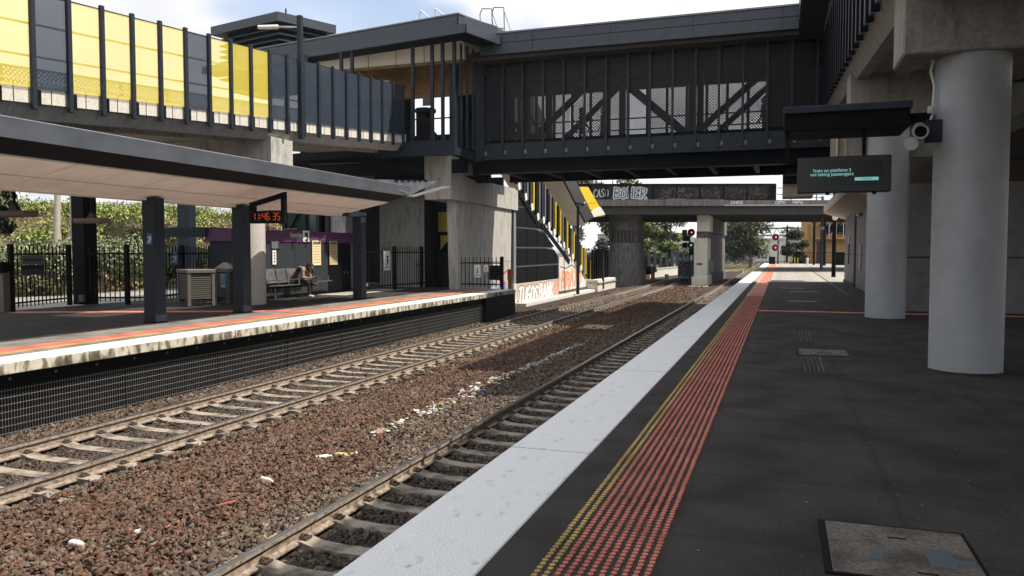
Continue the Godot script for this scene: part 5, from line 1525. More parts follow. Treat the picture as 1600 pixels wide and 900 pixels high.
	for q in [[Vector3(0.75, 0, -120), 5.3, "dark wooden pole standing behind the two red signal lights"], [Vector3(-24.0, -1.2, -150), 6.5, "distant pole left of the tracks among the trees"]]:
		var pl := thing("pole", q[2], "pole", q[0], "wooden poles")
		put(pl, "pole", MB.new().tube(q[0], q[0] + Vector3(0, q[1], 0), 0.16, 0.12), black)
		put(pl, "crossarm", MB.new().box(q[0] + Vector3(0, q[1] - 0.3, 0), Vector3(1.4, 0.12, 0.12)), black)
	for i in 3:
		var w := thing("distant_shed", ["long pale shed far beyond the platform end", "grey shed beyond the trees left of the tracks", "low distant block behind the dark tree"][i], "building", [Vector3(4, -1.2, -230), Vector3(-20, -1.2, -185), Vector3(-40, -1.2, -240)][i], "distant sheds")
		var o: Vector3 = w.position
		put(w, "wall", MB.new().span(o + Vector3(-14, 0, -8), o + Vector3(14, [6.0, 4.5, 8.0][i], 0)), [white_conc, plinth, concrete][i])
		put(w, "roof", MB.new().prism([Vector2(o.x - 15, o.y + [6.0, 4.5, 8.0][i]), Vector2(o.x + 15, o.y + [6.0, 4.5, 8.0][i]), Vector2(o.x, o.y + [6.8, 6.0, 9.0][i])], "z", o.z + 0.5, o.z - 8.5), white_conc)
	# trees
	var dk := [Color(0.05, 0.07, 0.028), Color(0.14, 0.16, 0.07)]
	var ol := [Color(0.08, 0.1, 0.03), Color(0.25, 0.27, 0.1)]
	var gr := [Color(0.09, 0.14, 0.03), Color(0.28, 0.36, 0.09)]
	tree("gum_tree", "tall dark tree rising above the graffitied parapet", Vector3(-22.3, -1, -108), 14.6, 3.9, 5200, 0.24, dk[0], ol[1], 1, 0.35, 16, "trees beyond the road bridge")
	tree("gum_tree", "pale trunked gum tree left of the signal under the road bridge", Vector3(-19.5, -1, -104), 8.2, 4.0, 5000, 0.22, ol[0], ol[1], 2, 0.3, 14, "trees beyond the road bridge")
	tree("gum_tree", "dense leafy tree filling the gap between the two road bridge piers", Vector3(-21.5, -1, -128), 8.8, 5.2, 7000, 0.24, ol[0], gr[1], 12, 0.08, 20, "trees beyond the road bridge")
	tree("willow_tree", "light green drooping tree beside the R signal", Vector3(-14.3, -1, -108), 7.6, 3.0, 4500, 0.2, gr[0], gr[1], 3, 0.12, 14, "trees beyond the road bridge")
	tree("gum_tree", "broad olive tree between road pier and red signals", Vector3(-4.6, -1, -128), 8.6, 4.6, 6000, 0.24, dk[0], ol[1], 4, 0.18, 18, "trees beyond the road bridge")
	tree("gum_tree", "small tree just right of the road pier's far end", Vector3(-11.5, -1, -150), 8.5, 4.0, 3500, 0.25, gr[0], ol[1], 5, 0.2, 12, "trees beyond the road bridge")
	tree("gum_tree", "high tree crown showing above the yellow cladding", Vector3(-24.5, -1, -95), 13.5, 3.0, 3500, 0.22, dk[0], ol[1], 6, 0.5, 10, "trees beyond the road bridge")
	tree("round_tree", "dense round dark green tree at the far platform end", Vector3(1.7, -1, -112), 5.2, 2.0, 6500, 0.14, Color(0.015, 0.03, 0.008), Color(0.06, 0.09, 0.03), 7, 0.1, 16, "trees beyond the road bridge")
	tree("gum_tree", "leafy green tree behind the waiting kiosk", Vector3(-27.0, -0.1, -46), 7.5, 3.4, 5000, 0.2, gr[0], gr[1], 8, 0.3, 14, "trees behind the kiosk")
	tree("gum_tree", "second leafy tree right of the kiosk roof", Vector3(-22.5, -0.1, -45), 6.8, 2.6, 3500, 0.18, gr[0], gr[1], 9, 0.3, 12, "trees behind the kiosk")
	for i in 16:
		var x := -150.0 + i * 19.0
		tree("distant_tree", "distant tree on the skyline, number %s from the left" % ["one", "two", "three", "four", "five", "six", "seven", "eight", "nine", "ten", "eleven", "twelve", "thirteen", "fourteen", "fifteen", "sixteen"][i], Vector3(x, -1.2, -265 - (i * 37) % 40), 8.0 + (i * 13) % 5, 7.0, 900, 0.7, dk[0], ol[1], 40 + i, 0.15, 9, "distant trees on the skyline")
	# the gum with the white trunk on the bank
	var wt := thing("white_gum", "white trunked gum tree forking behind the island platform fence", "tree", Vector3(-27.6, -0.2, -24))
	put(wt, "trunk", MB.new().path([Vector3(-27.6, -0.4, -24), Vector3(-27.55, 2.0, -24.05), Vector3(-27.45, 4.6, -24.1), Vector3(-27.3, 7.5, -24)], 0.15, 0.1, 12), gum_bark)
	put(wt, "limb", MB.new().path([Vector3(-27.3, 1.1, -23.9), Vector3(-26.75, 1.9, -23.8), Vector3(-26.4, 2.6, -23.8), Vector3(-26.45, 3.7, -23.8), Vector3(-26.3, 5.2, -23.8)], 0.09, 0.06, 9), gum_bark)
	var rng := RandomNumberGenerator.new()
	rng.seed = 21
	var bl := []
	for q in [Vector3(-28.9, 3.4, -23), Vector3(-29.4, 3.9, -23.3), Vector3(-29.8, 3.0, -23.2), Vector3(-28.5, 5.5, -24), Vector3(-26.5, 6.2, -24), Vector3(-29.2, 2.6, -23.1)]:
		bl.append([q, Vector3(0.7, 0.55, 0.7) * (1.0 if q.y > 5 else 0.62)])
	put(wt, "crown", leaf_mesh(rng, bl, 2300, 0.13, dk[0], Color(0.13, 0.14, 0.07), 0.8), leafm)
	var wf := thing("steel_fence", "dark steel sheet fence beyond the round road pier", "fence", Vector3(-15, -1, -92))
	for i in 22:
		put(wf, "sheet", MB.new().box(Vector3(-20.5 + i * 0.55, 0.35, -84 - i * 1.05), Vector3(0.5, 2.3, 0.1), Basis(Vector3.UP, 1.08)), navy)
	var lw := thing("low_wall", "low pale concrete wall along the track beyond the steel fence", "wall", Vector3(-10, -1, -95))
	put(lw, "wall", MB.new().bar(Vector3(-13.4, -0.8, -84), Vector3(-8.6, -0.6, -112), 0.4, 0.9), white_conc)
	put(lw, "cap", MB.new().bar(Vector3(-13.4, -0.32, -84), Vector3(-8.6, -0.12, -112), 0.5, 0.08), concrete)
	bush("dry_bush", "dry straw coloured bush at the foot of the steel fence", Vector3(-12.9, -1.1, -78), Vector3(1.3, 0.8, 1.2), 1200, 0.16, Color(0.2, 0.13, 0.05), Color(0.42, 0.28, 0.13), 71)
	for i in 2:
		var a: Vector3 = [Vector3(-10.9, -1.15, -71), Vector3(-9.8, -1.15, -72)][i]
		var b := thing("lineside_marker", ["taller ochre marker post left of the far track", "short white marker with pink cap left of the far track"][i], "post", a, "lineside markers")
		put(b, "post", MB.new().box(a + Vector3(0, [0.65, 0.3][i], 0), Vector3(0.32, [1.3, 0.6][i], 0.2)), brick_m if i == 0 else white_paint)
		put(b, "cap", MB.new().box(a + Vector3(0, [1.33, 0.64][i], 0), Vector3(0.36, 0.07, 0.24)), white_conc)
	var gv := MB.new()
	gv.use_col = true
	rng.seed = 5
	for i in 2600:
		var p := Vector3(rng.randf_range(-16, -2), -1.2, rng.randf_range(-160, -112))
		var m := Vector3(rng.randfn() * 0.15, rng.randf_range(0.15, 0.45), rng.randfn() * 0.15)
		var w := Vector3(0.05, 0, 0.03)
		gv.tri(p - w, p + w, p + m, Vector3.BACK)
		for k in 3:
			gv.col.append(Color(0.2, 0.2, 0.06).lerp(Color(0.3, 0.26, 0.12), rng.randf()))
	var go := put(self, "grass", gv, leafm)
	stuff(go)
	tag(go, "dry green grass beside the far junction", "grass")
	struct("verge", MB.new().span(Vector3(-16, -1.4, -165), Vector3(-2.2, BED_Y + 0.02, -112)), mat(lin(0.2, 0.19, 0.08), 0.95))
	var ho := thing("far_house", "distant brick house with red roof peeping over the bank", "house", Vector3(-71, 5, -52))
	put(ho, "wall", MB.new().span(Vector3(-72.3, 3, -54), Vector3(-69.8, 6.8, -51.5)), brick_m)
	put(ho, "roof", MB.new().prism([Vector2(-72.6, 6.8), Vector2(-69.5, 6.8), Vector2(-71, 7.7)], "z", -54.2, -51.3), mat(lin(0.35, 0.1, 0.07), 0.8))

func tracks() -> void:
	var sl := MB.new()
	sl.prism([Vector2(-1.32, -0.14), Vector2(-1.32, -0.02), Vector2(-1.05, 0.035), Vector2(-0.75, 0.035), Vector2(-0.62, 0.0), Vector2(-0.4, -0.012), Vector2(0.4, -0.012), Vector2(0.62, 0.0), Vector2(0.75, 0.035), Vector2(1.05, 0.035), Vector2(1.32, -0.02), Vector2(1.32, -0.14)], "z", -0.1, 0.1)
	var sleeper := sl.done()
	var cl := MB.new()
	cl.path([Vector3(0.03, 0.015, 0.06), Vector3(0.07, 0.05, 0.035), Vector3(0.03, 0.06, 0.0), Vector3(0.075, 0.05, -0.035), Vector3(0.03, 0.015, -0.06)], 0.013, 0.013, 6)
	cl.box(Vector3(0.085, 0.02, 0), Vector3(0.05, 0.045, 0.11))
	var clip := cl.done()
	for side in 2:
		var x0: float = [-3.515, -8.935][side]
		var t := thing("railway_track", ["nearer railway track beside the near platform edge", "further railway track beside the island platform"][side], "railway track", Vector3(x0, BED_Y, -20), "railway tracks")
		var prof := [Vector2(-0.068, -0.165), Vector2(-0.068, -0.15), Vector2(-0.012, -0.132), Vector2(-0.009, -0.055), Vector2(-0.036, -0.042), Vector2(-0.036, -0.006), Vector2(0.036, -0.006), Vector2(0.036, -0.042), Vector2(0.009, -0.055), Vector2(0.012, -0.132), Vector2(0.068, -0.15), Vector2(0.068, -0.165)]
		for s in [-1.0, 1.0]:
			var xr: float = x0 + 0.835 * s
			var pr := []
			for q in prof:
				pr.append(q * 1.0 + Vector2(xr, RAIL_Y))
			var r := put(t, "rail", MB.new().prism(pr, "z", 10.0, -175.0), rail_side)
			put(r, "running_surface", MB.new().prism([Vector2(xr - 0.035, RAIL_Y - 0.01), Vector2(xr - 0.03, RAIL_Y - 0.001), Vector2(xr, RAIL_Y + 0.001), Vector2(xr + 0.03, RAIL_Y - 0.001), Vector2(xr + 0.035, RAIL_Y - 0.01)], "z", 10.0, -175.0), rail_top)
		var z := -2.7 + side * 0.31
		var k := 0
		while z > -110:
			var so := inst(t, "sleeper", sleeper, sleeper_m, Vector3(x0, RAIL_Y - 0.17, z))
			if z > -48:
				for s in [-1.0, 1.0]:
					for w in [-1.0, 1.0]:
						inst(so, "rail_clip", clip, clip_m, Vector3(x0 + 0.835 * s, RAIL_Y - 0.16, z), Basis(Vector3.UP, 0.0 if w > 0 else PI))
			z -= 0.615
			k += 1
	var xs := thing("crossover", "curved crossover rails of the junction in the distance", "railway track", Vector3(-5, BED_Y, -110))
	for o in [0.0, 1.67]:
		var a := []
		for i in 13:
			var f := i / 12.0
			a.append(Vector3(lerpf(-9.77, -4.35, smoothstep(0.0, 1.0, f)) + o, RAIL_Y - 0.04, -88 - f * 50))
		put(xs, "rail", MB.new().path(a, 0.06, 0.06, 6), rail_side)
		var c := []
		for i in 13:
			var f := i / 12.0
			c.append(Vector3(lerpf(-4.35, -11.5, f * f) + o, RAIL_Y - 0.04, -95 - f * 60))
		put(xs, "rail", MB.new().path(c, 0.06, 0.06, 6), rail_side)
	var pit := thing("cable_pit", "pale flat lid of a cable pit in the ballast", "pit lid", Vector3(-6.4, BED_Y, -28.0))
	put(pit, "lid", MB.new().cbox(Vector3(-6.35, BED_Y + 0.04, -28.1), Vector3(1.0, 0.08, 1.5), 0.01), mat(lin(0.42, 0.36, 0.24), 0.85))
	put(pit, "rim", MB.new().box(Vector3(-6.35, BED_Y + 0.02, -28.1), Vector3(1.1, 0.06, 1.6)), girder_m)

func ballast_stones() -> void:
	var rng := RandomNumberGenerator.new()
	rng.seed = 42
	var kinds := []
	for k in 4:
		# a chipped stone: a squashed octahedron-like hull with uneven corners
		var b := MB.new()
		var p := []
		for d in [Vector3(1, 0, 0), Vector3(-1, 0, 0), Vector3(0, 1, 0), Vector3(0, -1, 0), Vector3(0, 0, 1), Vector3(0, 0, -1)]:
			p.append((d * rng.randf_range(0.75, 1.1) + Vector3(rng.randf_range(-0.35, 0.35), rng.randf_range(-0.3, 0.3), rng.randf_range(-0.35, 0.35))) * Vector3(1.1, 0.62, 0.85))
		for f in [[0, 2, 4], [0, 2, 5], [0, 3, 4], [0, 3, 5], [1, 2, 4], [1, 2, 5], [1, 3, 4], [1, 3, 5]]:
			var m: Vector3 = (p[f[0]] + p[f[1]] + p[f[2]]) / 3.0
			# break each face in three about a raised point
			var q := m * rng.randf_range(1.1, 1.45)
			for e in [[0, 1], [1, 2], [2, 0]]:
				b.tri(p[f[e[0]]], p[f[e[1]]], q, m)
		kinds.append(b.done())
	var lists := [[], [], [], []]
	var cols := [[], [], [], []]
	var rings := [[-3.2, -9.0, 660.0, 0.029], [-9.0, -15.0, 540.0, 0.031], [-15.0, -26.0, 330.0, 0.036], [-26.0, -48.0, 150.0, 0.044], [-48.0, -75.0, 50.0, 0.06]]
	var nz := FastNoiseLite.new()
	nz.seed = 4
	nz.frequency = 0.35
	for q in rings:
		var n := int((q[0] - q[1]) * 8.5 * q[2])
		for i in n:
			var x := rng.randf_range(-11.05, -2.55)
			var z := rng.randf_range(q[0], q[1])
			var d1 := absf(x + 3.515)
			var d2 := absf(x + 8.935)
			var d := minf(d1, d2)
			if absf(d - 0.835) < 0.1:
				continue
			var y := BED_Y + rng.randf_range(-0.02, 0.012)
			if d > 1.05:
				y += 0.045 + nz.get_noise_2d(x * 2.0, z) * 0.03
				if x < -5.0 and x > -7.6:
					y += 0.035 * sin((x + 7.6) / 2.6 * PI) - 0.02
			elif d < 0.75:
				y += 0.016
			var zs := fposmod(z - (-2.7 + (0.31 if d2 < d1 else 0.0)), 0.615)
			if zs > 0.3:
				zs -= 0.615
			if d < 1.34 and absf(zs) < 0.115:
				if d < 1.06 or (d < 1.14 and rng.randf() < 0.7):
					continue
				y = maxf(y, BED_Y + 0.075)
			var s: float = q[3] * rng.randf_range(0.65, 1.45)
			var c: Color
			var u := rng.randf()
			if x > -7.75 and x < lerpf(-4.95, -5.75, smoothstep(-8.0, -12.0, z)) + nz.get_noise_2d(z * 0.7, 3.0) * 0.4:
				c = Color(0.175, 0.092, 0.06).lerp(Color(0.13, 0.08, 0.058), rng.randf())
				if u < 0.2:
					c = Color(0.2, 0.16, 0.125)
				elif u < 0.3:
					c = Color(0.22, 0.115, 0.07)
			elif d < 0.8:
				c = Color(0.085, 0.07, 0.058).lerp(Color(0.15, 0.11, 0.08), rng.randf() * rng.randf())
				if u < 0.12:
					c = Color(0.19, 0.15, 0.115)
			else:
				c = Color(0.19, 0.145, 0.11).lerp(Color(0.115, 0.078, 0.058), rng.randf())
				if u < 0.15:
					c = Color(0.27, 0.215, 0.165)
			c = c * rng.randf_range(0.8, 1.35)
			var b := Basis.from_euler(Vector3(rng.randf() * TAU, rng.randf() * TAU, rng.randf() * TAU)).scaled(Vector3.ONE * s)
			var k := i % 4
			lists[k].append(Transform3D(b, Vector3(x, y, z)))
			cols[k].append(c)
	for k in 4:
		var mm := MultiMesh.new()
		mm.transform_format = MultiMesh.TRANSFORM_3D
		mm.use_colors = true
		mm.mesh = kinds[k]
		mm.instance_count = lists[k].size()
		for i in lists[k].size():
			mm.set_instance_transform(i, lists[k][i])
			mm.set_instance_color(i, cols[k][i])
		var mi := MultiMeshInstance3D.new()
		mi.multimesh = mm
		mi.material_override = stone
		mi.name = numbered("ballast_gravel")
		add_child(mi, true)
		stuff(mi)
		tag(mi, "loose rusty brown crushed stone ballast around both tracks", "gravel", "loose ballast")

func picket_fence(called: String, label: String, a: Vector3, b: Vector3, h: float, posts: Array, step := 0.145) -> Node3D:
	var t := thing(called, label, "fence", a, "black picket fences of the island platform")
	var d := (b - a)
	var n := int(d.length() / step)
	var pk := MB.new().box(Vector3(0, h * 0.5 + 0.1, 0), Vector3(0.025, h, 0.025)).tube(Vector3(0, h + 0.1, 0), Vector3(0, h + 0.16, 0), 0.015, 0.003, 4).done()
	for i in n:
		inst(t, "picket", pk, black, a + d * ((i + 0.5) / n), Basis(Vector3.UP, atan2(d.x, d.z)))
	for y in [0.22, h - 0.12]:
		put(t, "rail", MB.new().bar(a + Vector3(0, y, 0), b + Vector3(0, y, 0), 0.03, 0.05), black)
	for f in posts:
		var p: Vector3 = a + d * f
		put(t, "post", MB.new().box(p + Vector3(0, h * 0.5 + 0.08, 0), Vector3(0.11, h + 0.16, 0.11)), black)
	return t

func board(called: String, label: String, cat: String, c: Vector3, s: Vector2, turn: float, m: Material, depth := 0.02) -> Node3D:
	var t := thing(called, label, cat, c)
	put(t, "plate", MB.new().cbox(c, Vector3(s.x, s.y, depth), 0.004, Basis(Vector3.UP, turn)), m)
	return t

func station_things() -> void:
	# departures screen and its hood
	var hd := thing("screen_hood", "flat black hood above the departures screen on the near platform", "hood", Vector3(0.8, 3.3, -11.9))
	put(hd, "top", MB.new().cbox(Vector3(0.81, 3.61, -12.3), Vector3(1.64, 0.1, 1.1), 0.01), navy)
	put(hd, "body", MB.new().cbox(Vector3(0.81, 3.45, -12.28), Vector3(1.6, 0.26, 0.95), 0.01), black)
	for x in [0.06, 1.06]:
		put(hd, "hanger", MB.new().box(Vector3(x, 3.12, -11.95), Vector3(0.05, 0.5, 0.06)), black)
	put(hd, "wall_arm", MB.new().box(Vector3(1.75, 3.5, -12.3), Vector3(0.4, 0.12, 0.12)), black)
	var sc := thing("departures_screen", "black departures screen reading that the train takes no passengers", "screen", Vector3(0.8, 2.7, -11.85))
	put(sc, "case", MB.new().cbox(Vector3(0.8, 2.71, -11.95), Vector3(1.2, 0.5, 0.2), 0.012), mat(lin(0.012, 0.012, 0.017), 0.3))
	put(sc, "display", MB.new().box(Vector3(0.8, 2.725, -11.85), Vector3(0.98, 0.33, 0.006)), mat(lin(0.006, 0.009, 0.009), 0.25))
	var gl := glow(Color(0.55, 0.85, 0.82), 0.75)
	text(sc, "writing", "Train on platform 3", Vector3(0.645, 2.765, -11.845), 0.043, gl)
	text(sc, "writing", "not taking passengers", Vector3(0.645, 2.712, -11.845), 0.043, gl)
	put(sc, "time_bar", MB.new().box(Vector3(1.09, 2.64, -11.846), Vector3(0.3, 0.045, 0.004)), glow(Color(0.45, 0.75, 0.72), 0.7))
	text(sc, "time", "11:46:36", Vector3(1.09, 2.64, -11.842), 0.026, black)
	put(sc, "foot", MB.new().box(Vector3(0.6, 2.45, -11.95), Vector3(0.05, 0.03, 0.08)), black)
	put(sc, "foot", MB.new().box(Vector3(1.2, 2.45, -11.95), Vector3(0.05, 0.03, 0.08)), black)
	var cc := thing("security_camera", "white round security camera on the nearest round column", "camera", Vector3(1.72, 3.25, -11.8))
	put(cc, "bracket", MB.new().box(Vector3(1.93, 3.28, -12.1), Vector3(0.2, 0.3, 0.1)), navy)
	var hb := MB.new()
	hb.tube(Vector3(1.76, 3.31, -12.1), Vector3(1.71, 3.22, -11.62), 0.1, 0.1, 24, false)
	hb.tube(Vector3(1.76, 3.31, -12.1), Vector3(1.712, 3.225, -11.64), 0.085, 0.085, 24, false)
	for i in 24:
		var d0 := Vector3(cos(TAU * i / 24), sin(TAU * i / 24), 0)
		var d1 := Vector3(cos(TAU * (i + 1) / 24), sin(TAU * (i + 1) / 24), 0)
		hb.quad(Vector3(1.71, 3.22, -11.62) + d0 * 0.1, Vector3(1.71, 3.22, -11.62) + d1 * 0.1, Vector3(1.71, 3.22, -11.62) + d1 * 0.075, Vector3(1.71, 3.22, -11.62) + d0 * 0.075, Vector3.BACK)
	put(cc, "housing", hb, column_paint)
	put(cc, "lens", MB.new().tube(Vector3(1.715, 3.215, -11.7), Vector3(1.715, 3.215, -11.68), 0.084, 0.084, 20), black)
	put(cc, "mount", MB.new().tube(Vector3(1.7, 3.12, -11.95), Vector3(1.62, 3.08, -11.75), 0.07, 0.09, 16), column_paint)
	# kiosk
	var k := thing("waiting_kiosk", "dark waiting kiosk with a purple name band on the island platform", "kiosk", Vector3(-18, 0, -24.6))
	put(k, "wall", MB.new().span(Vector3(-17.7, 0, -28.6), Vector3(-16.84, 1.98, -21.2)), navy)
	for i in 6:
		put(k, "wall_panel", MB.new().cbox(Vector3(-16.82, 1.02, -21.9 - i * 1.1), Vector3(0.05, 1.9, 1.08), 0.008), mat(lin(0.03, 0.035, 0.042), 0.5) if i < 5 else black)
	var bd := put(k, "purple_band", MB.new().span(Vector3(-17.8, 1.97, -28.7), Vector3(-16.76, 2.38, -21.1)), purple)
	put(bd, "band_line", MB.new().span(Vector3(-16.765, 2.08, -28.7), Vector3(-16.752, 2.1, -21.1)), plinth)
	text(k, "name", "Sunshine", Vector3(-16.75, 2.22, -24.75), 0.17, white_paint, Basis(Vector3.UP, PI / 2))
	put(k, "sign_square", MB.new().span(Vector3(-16.755, 1.99, -25.5), Vector3(-16.74, 2.4, -25.1)), white_paint)
	put(k, "sign_mark", MB.new().box(Vector3(-16.735, 2.25, -25.3), Vector3(0.01, 0.16, 0.2)).box(Vector3(-16.735, 2.05, -25.3), Vector3(0.01, 0.06, 0.2)), girder_m)
	put(k, "roof_slab", MB.new().span(Vector3(-19.9, 2.12, -22.4), Vector3(-17.7, 2.42, -21.0)), navy)
	put(k, "door", MB.new().cbox(Vector3(-16.8, 1.0, -28.1), Vector3(0.06, 1.9, 0.9), 0.01), black)
	for z in [-28.0, -28.25]:
		put(k, "door_knob", MB.new().ball(Vector3(-16.75, 0.78, z), Vector3.ONE * 0.035), steel)
	put(k, "door_mat", MB.new().span(Vector3(-16.5, 0.0, -30.5), Vector3(-15.3, 0.006, -25.6)), concrete)
	var tw := thing("glass_tower", "green tinted glass lift lobby behind the kiosk", "glass lobby", Vector3(-20, 0, -31))
	put(tw, "glass", MB.new().span(Vector3(-21.6, 0, -31.05), Vector3(-19.5, 4.6, -31.0)), mat(lin(0.03, 0.06, 0.045), 0.08))
	for x in [-21.7, -20.6, -19.9, -19.4]:
		put(tw, "frame", MB.new().span(Vector3(x, 0, -31), Vector3(x + 0.16, 4.6, -30.85)), navy)
	put(tw, "brace", MB.new().bar(Vector3(-21.5, 2.4, -30.9), Vector3(-20.6, 3.9, -30.9), 0.12, 0.12), navy)
	put(tw, "amber_bar", MB.new().bar(Vector3(-21.6, 2.65, -30.85), Vector3(-20.9, 2.65, -30.85), 0.05, 0.05), wood)
	put(tw, "side_frame", MB.new().span(Vector3(-24.0, 0, -27.2), Vector3(-23.4, 4.6, -26.8)), navy)
	# posters
	var wp := mat(lin(0.85, 0.72, 0.45), 0.6)
	for i in 2:
		var z: float = [-26.0, -27.2][i]
		var t := board("timetable", ["left and brighter of two yellow timetables on the kiosk wall", "right and duller of two yellow timetables on the kiosk wall"][i], "timetable", Vector3(-16.76, 1.57, z), Vector2(0.58, 0.94), PI / 2, wp if i == 0 else mat(lin(0.6, 0.48, 0.28), 0.6))
		put(t, "heading", MB.new().box(Vector3(-16.745, 1.95, z), Vector3(0.006, 0.1, 0.48)), plinth)
		for j in 7:
			put(t, "text_row", MB.new().box(Vector3(-16.745, 1.82 - j * 0.1, z), Vector3(0.004, 0.012, 0.46)), bin_m)
	board("notice", "grey notice above the bench on the kiosk wall", "notice", Vector3(-16.76, 1.86, -23.45), Vector2(0.5, 0.26), PI / 2, plinth)
	var n2 := board("notice", "narrow white notice below the grey one on the kiosk wall", "notice", Vector3(-16.76, 1.42, -23.35), Vector2(0.22, 0.5), PI / 2, white_paint)
	for j in 4:
		put(n2, "mark", MB.new().box(Vector3(-16.745, 1.58 - j * 0.1, -23.35), Vector3(0.004, 0.04, 0.08)), girder_m)
	# bench
	var b := thing("bench", "perforated steel bench of four seats against the kiosk wall", "bench", Vector3(-16.5, 0, -23.9))
	for i in 4:
		var z := -22.65 - i * 0.62
		put(b, "backrest", MB.new().cbox(Vector3(-16.62, 0.78, z - 0.29), Vector3(0.03, 0.5, 0.56), 0.01, Basis(Vector3.BACK, 0.22)), steel)
		put(b, "seat", MB.new().cbox(Vector3(-16.32, 0.45, z - 0.29), Vector3(0.46, 0.03, 0.55), 0.01, Basis(Vector3.BACK, 0.06)), steel)
		put(b, "armrest", MB.new().path([Vector3(-16.55, 0.62, z), Vector3(-16.15, 0.66, z), Vector3(-16.1, 0.46, z)], 0.02, 0.02), steel)
	put(b, "beam", MB.new().span(Vector3(-16.4, 0.36, -25.2), Vector3(-16.3, 0.42, -22.6)), black)
	for z in [-22.8, -24.9]:
		put(b, "leg", MB.new().path([Vector3(-16.35, 0.38, z), Vector3(-16.35, 0.04, z)], 0.03, 0.03), steel)
		put(b, "foot", MB.new().bar(Vector3(-16.65, 0.03, z), Vector3(-16.05, 0.03, z), 0.05, 0.04), steel)
	var tb := thing("side_rail", "low steel leaning rail on the kiosk wall right of the bench", "rail", Vector3(-16.5, 0.6, -26))
	put(tb, "bar", MB.new().bar(Vector3(-16.5, 0.5, -25.5), Vector3(-16.5, 0.5, -26.6), 0.1, 0.04), steel)
	put(tb, "arm", MB.new().path([Vector3(-16.8, 0.55, -25.7), Vector3(-16.5, 0.7, -25.7), Vector3(-16.5, 0.5, -25.7)], 0.02, 0.02), steel)
	put(tb, "arm", MB.new().path([Vector3(-16.8, 0.55, -26.4), Vector3(-16.5, 0.7, -26.4), Vector3(-16.5, 0.5, -26.4)], 0.02, 0.02), steel)
	# bins
	for i in 2:
		var x0: float = [-16.72, -16.3][i]
		var c := Vector3(x0, 0, -19.4 - i * 1.2)
		var t := thing("litter_bin", ["beige slatted litter bin beside the shelter column, the left of two", "beige litter bin with a blue poster, the right of two"][i], "bin", c, "slatted litter bins")
		var bs := Basis(Vector3.UP, -0.5)
		for q in [[-0.38, -0.36], [0.38, -0.36], [-0.38, 0.36], [0.38, 0.36]]:
			put(t, "post", MB.new().box(c + bs * Vector3(q[0], 0.56, q[1]), Vector3(0.09, 1.08, 0.09), bs), bin_m)
		for j in 12:
			put(t, "slat", MB.new().box(c + bs * Vector3(0, 0.24 + j * 0.062, 0.36), Vector3(0.68, 0.035, 0.03), bs), bin_m)
			put(t, "slat", MB.new().box(c + bs * Vector3(0.38, 0.24 + j * 0.062, 0), Vector3(0.03, 0.035, 0.64), bs), bin_m)
		for j in 10:
			put(t, "upright", MB.new().box(c + bs * Vector3(-0.3 + j * 0.066, 0.58, 0.35), Vector3(0.022, 0.74, 0.02), bs), bin_m)
		put(t, "liner", MB.new().box(c + Vector3(0, 0.58, 0), Vector3(0.62, 0.8, 0.6), bs), black)
		put(t, "rim", MB.new().cbox(c + Vector3(0, 1.04, 0), Vector3(0.9, 0.12, 0.86), 0.02, bs), bin_m)
		if i == 1:
			put(t, "lid", MB.new().prism([Vector2(-0.42 + c.x, 1.1), Vector2(0.42 + c.x, 1.1), Vector2(0.06 + c.x, 1.3), Vector2(-0.06 + c.x, 1.3)], "z", c.z - 0.4, c.z + 0.4), steel)
			put(t, "poster", MB.new().box(c + bs * Vector3(0.15, 0.72, 0.4), Vector3(0.36, 0.46, 0.01), bs), mat(lin(0.03, 0.35, 0.7), 0.5))
			put(t, "poster_picture", MB.new().ball(c + bs * Vector3(0.15, 0.78, 0.405), Vector3(0.1, 0.13, 0.008)), mat(lin(0.7, 0.4, 0.12), 0.6))
			put(t, "poster_text", MB.new().box(c + bs * Vector3(0.15, 0.56, 0.407), Vector3(0.3, 0.06, 0.006), bs), white_paint)
	# fences behind the island platform
	picket_fence("picket_fence", "black picket fence carrying the station sign, at the left edge", Vector3(-19.75, 0, -15.8), Vector3(-20.5, 0, -18.3), 1.68, [0.0, 1.0], 0.17)
	picket_fence("picket_fence", "black picket fence between the left back column and the nearest shelter column", Vector3(-20.1, 0, -18.6), Vector3(-18.3, 0, -19.3), 1.68, [0.62], 0.14)
	picket_fence("picket_fence", "black picket fence between the bins and the kiosk", Vector3(-18.3, 0, -19.3), Vector3(-19.4, 0, -23.4), 1.68, [0.45, 0.95], 0.2)
	picket_fence("picket_fence", "shaded black picket fence right of the last shelter column", Vector3(-15.6, 0, -26.9), Vector3(-15.2, 0, -33.4), 1.7, [0.0, 0.45, 0.8], 0.2)
	picket_fence("picket_fence", "black picket fence across the end of the island platform", Vector3(-13.2, 0, -31.6), Vector3(-11.25, 0, -31.6), 1.25, [1.0], 0.17)
	var bc := thing("back_column", "thick black column behind the left end of the shelter", "column", Vector3(-20.4, 0, -18.8))
	put(bc, "shaft", MB.new().cbox(Vector3(-20.4, 2.2, -18.8), Vector3(0.5, 4.4, 0.5), 0.015), black)
	put(bc, "socket", MB.new().box(Vector3(-20.25, 0.2, -18.5), Vector3(0.16, 0.2, 0.08)), plinth)
	var gp := thing("card_reader", "slim grey card reader at the left end of the fence", "card reader", Vector3(-19.85, 0, -15.6))
	put(gp, "stand", MB.new().box(Vector3(-19.85, 0.55, -15.65), Vector3(0.22, 1.1, 0.2)), bin_m)
	put(gp, "head", MB.new().cbox(Vector3(-19.85, 1.2, -15.6), Vector3(0.24, 0.3, 0.22), 0.02), black)
	var sg := thing("station_sign", "grey and purple station sign fixed to the left fence", "sign", Vector3(-19.85, 1.2, -16.4))
	var sb := Basis(Vector3.UP, atan2(-0.75, -2.5) + PI / 2 + PI)
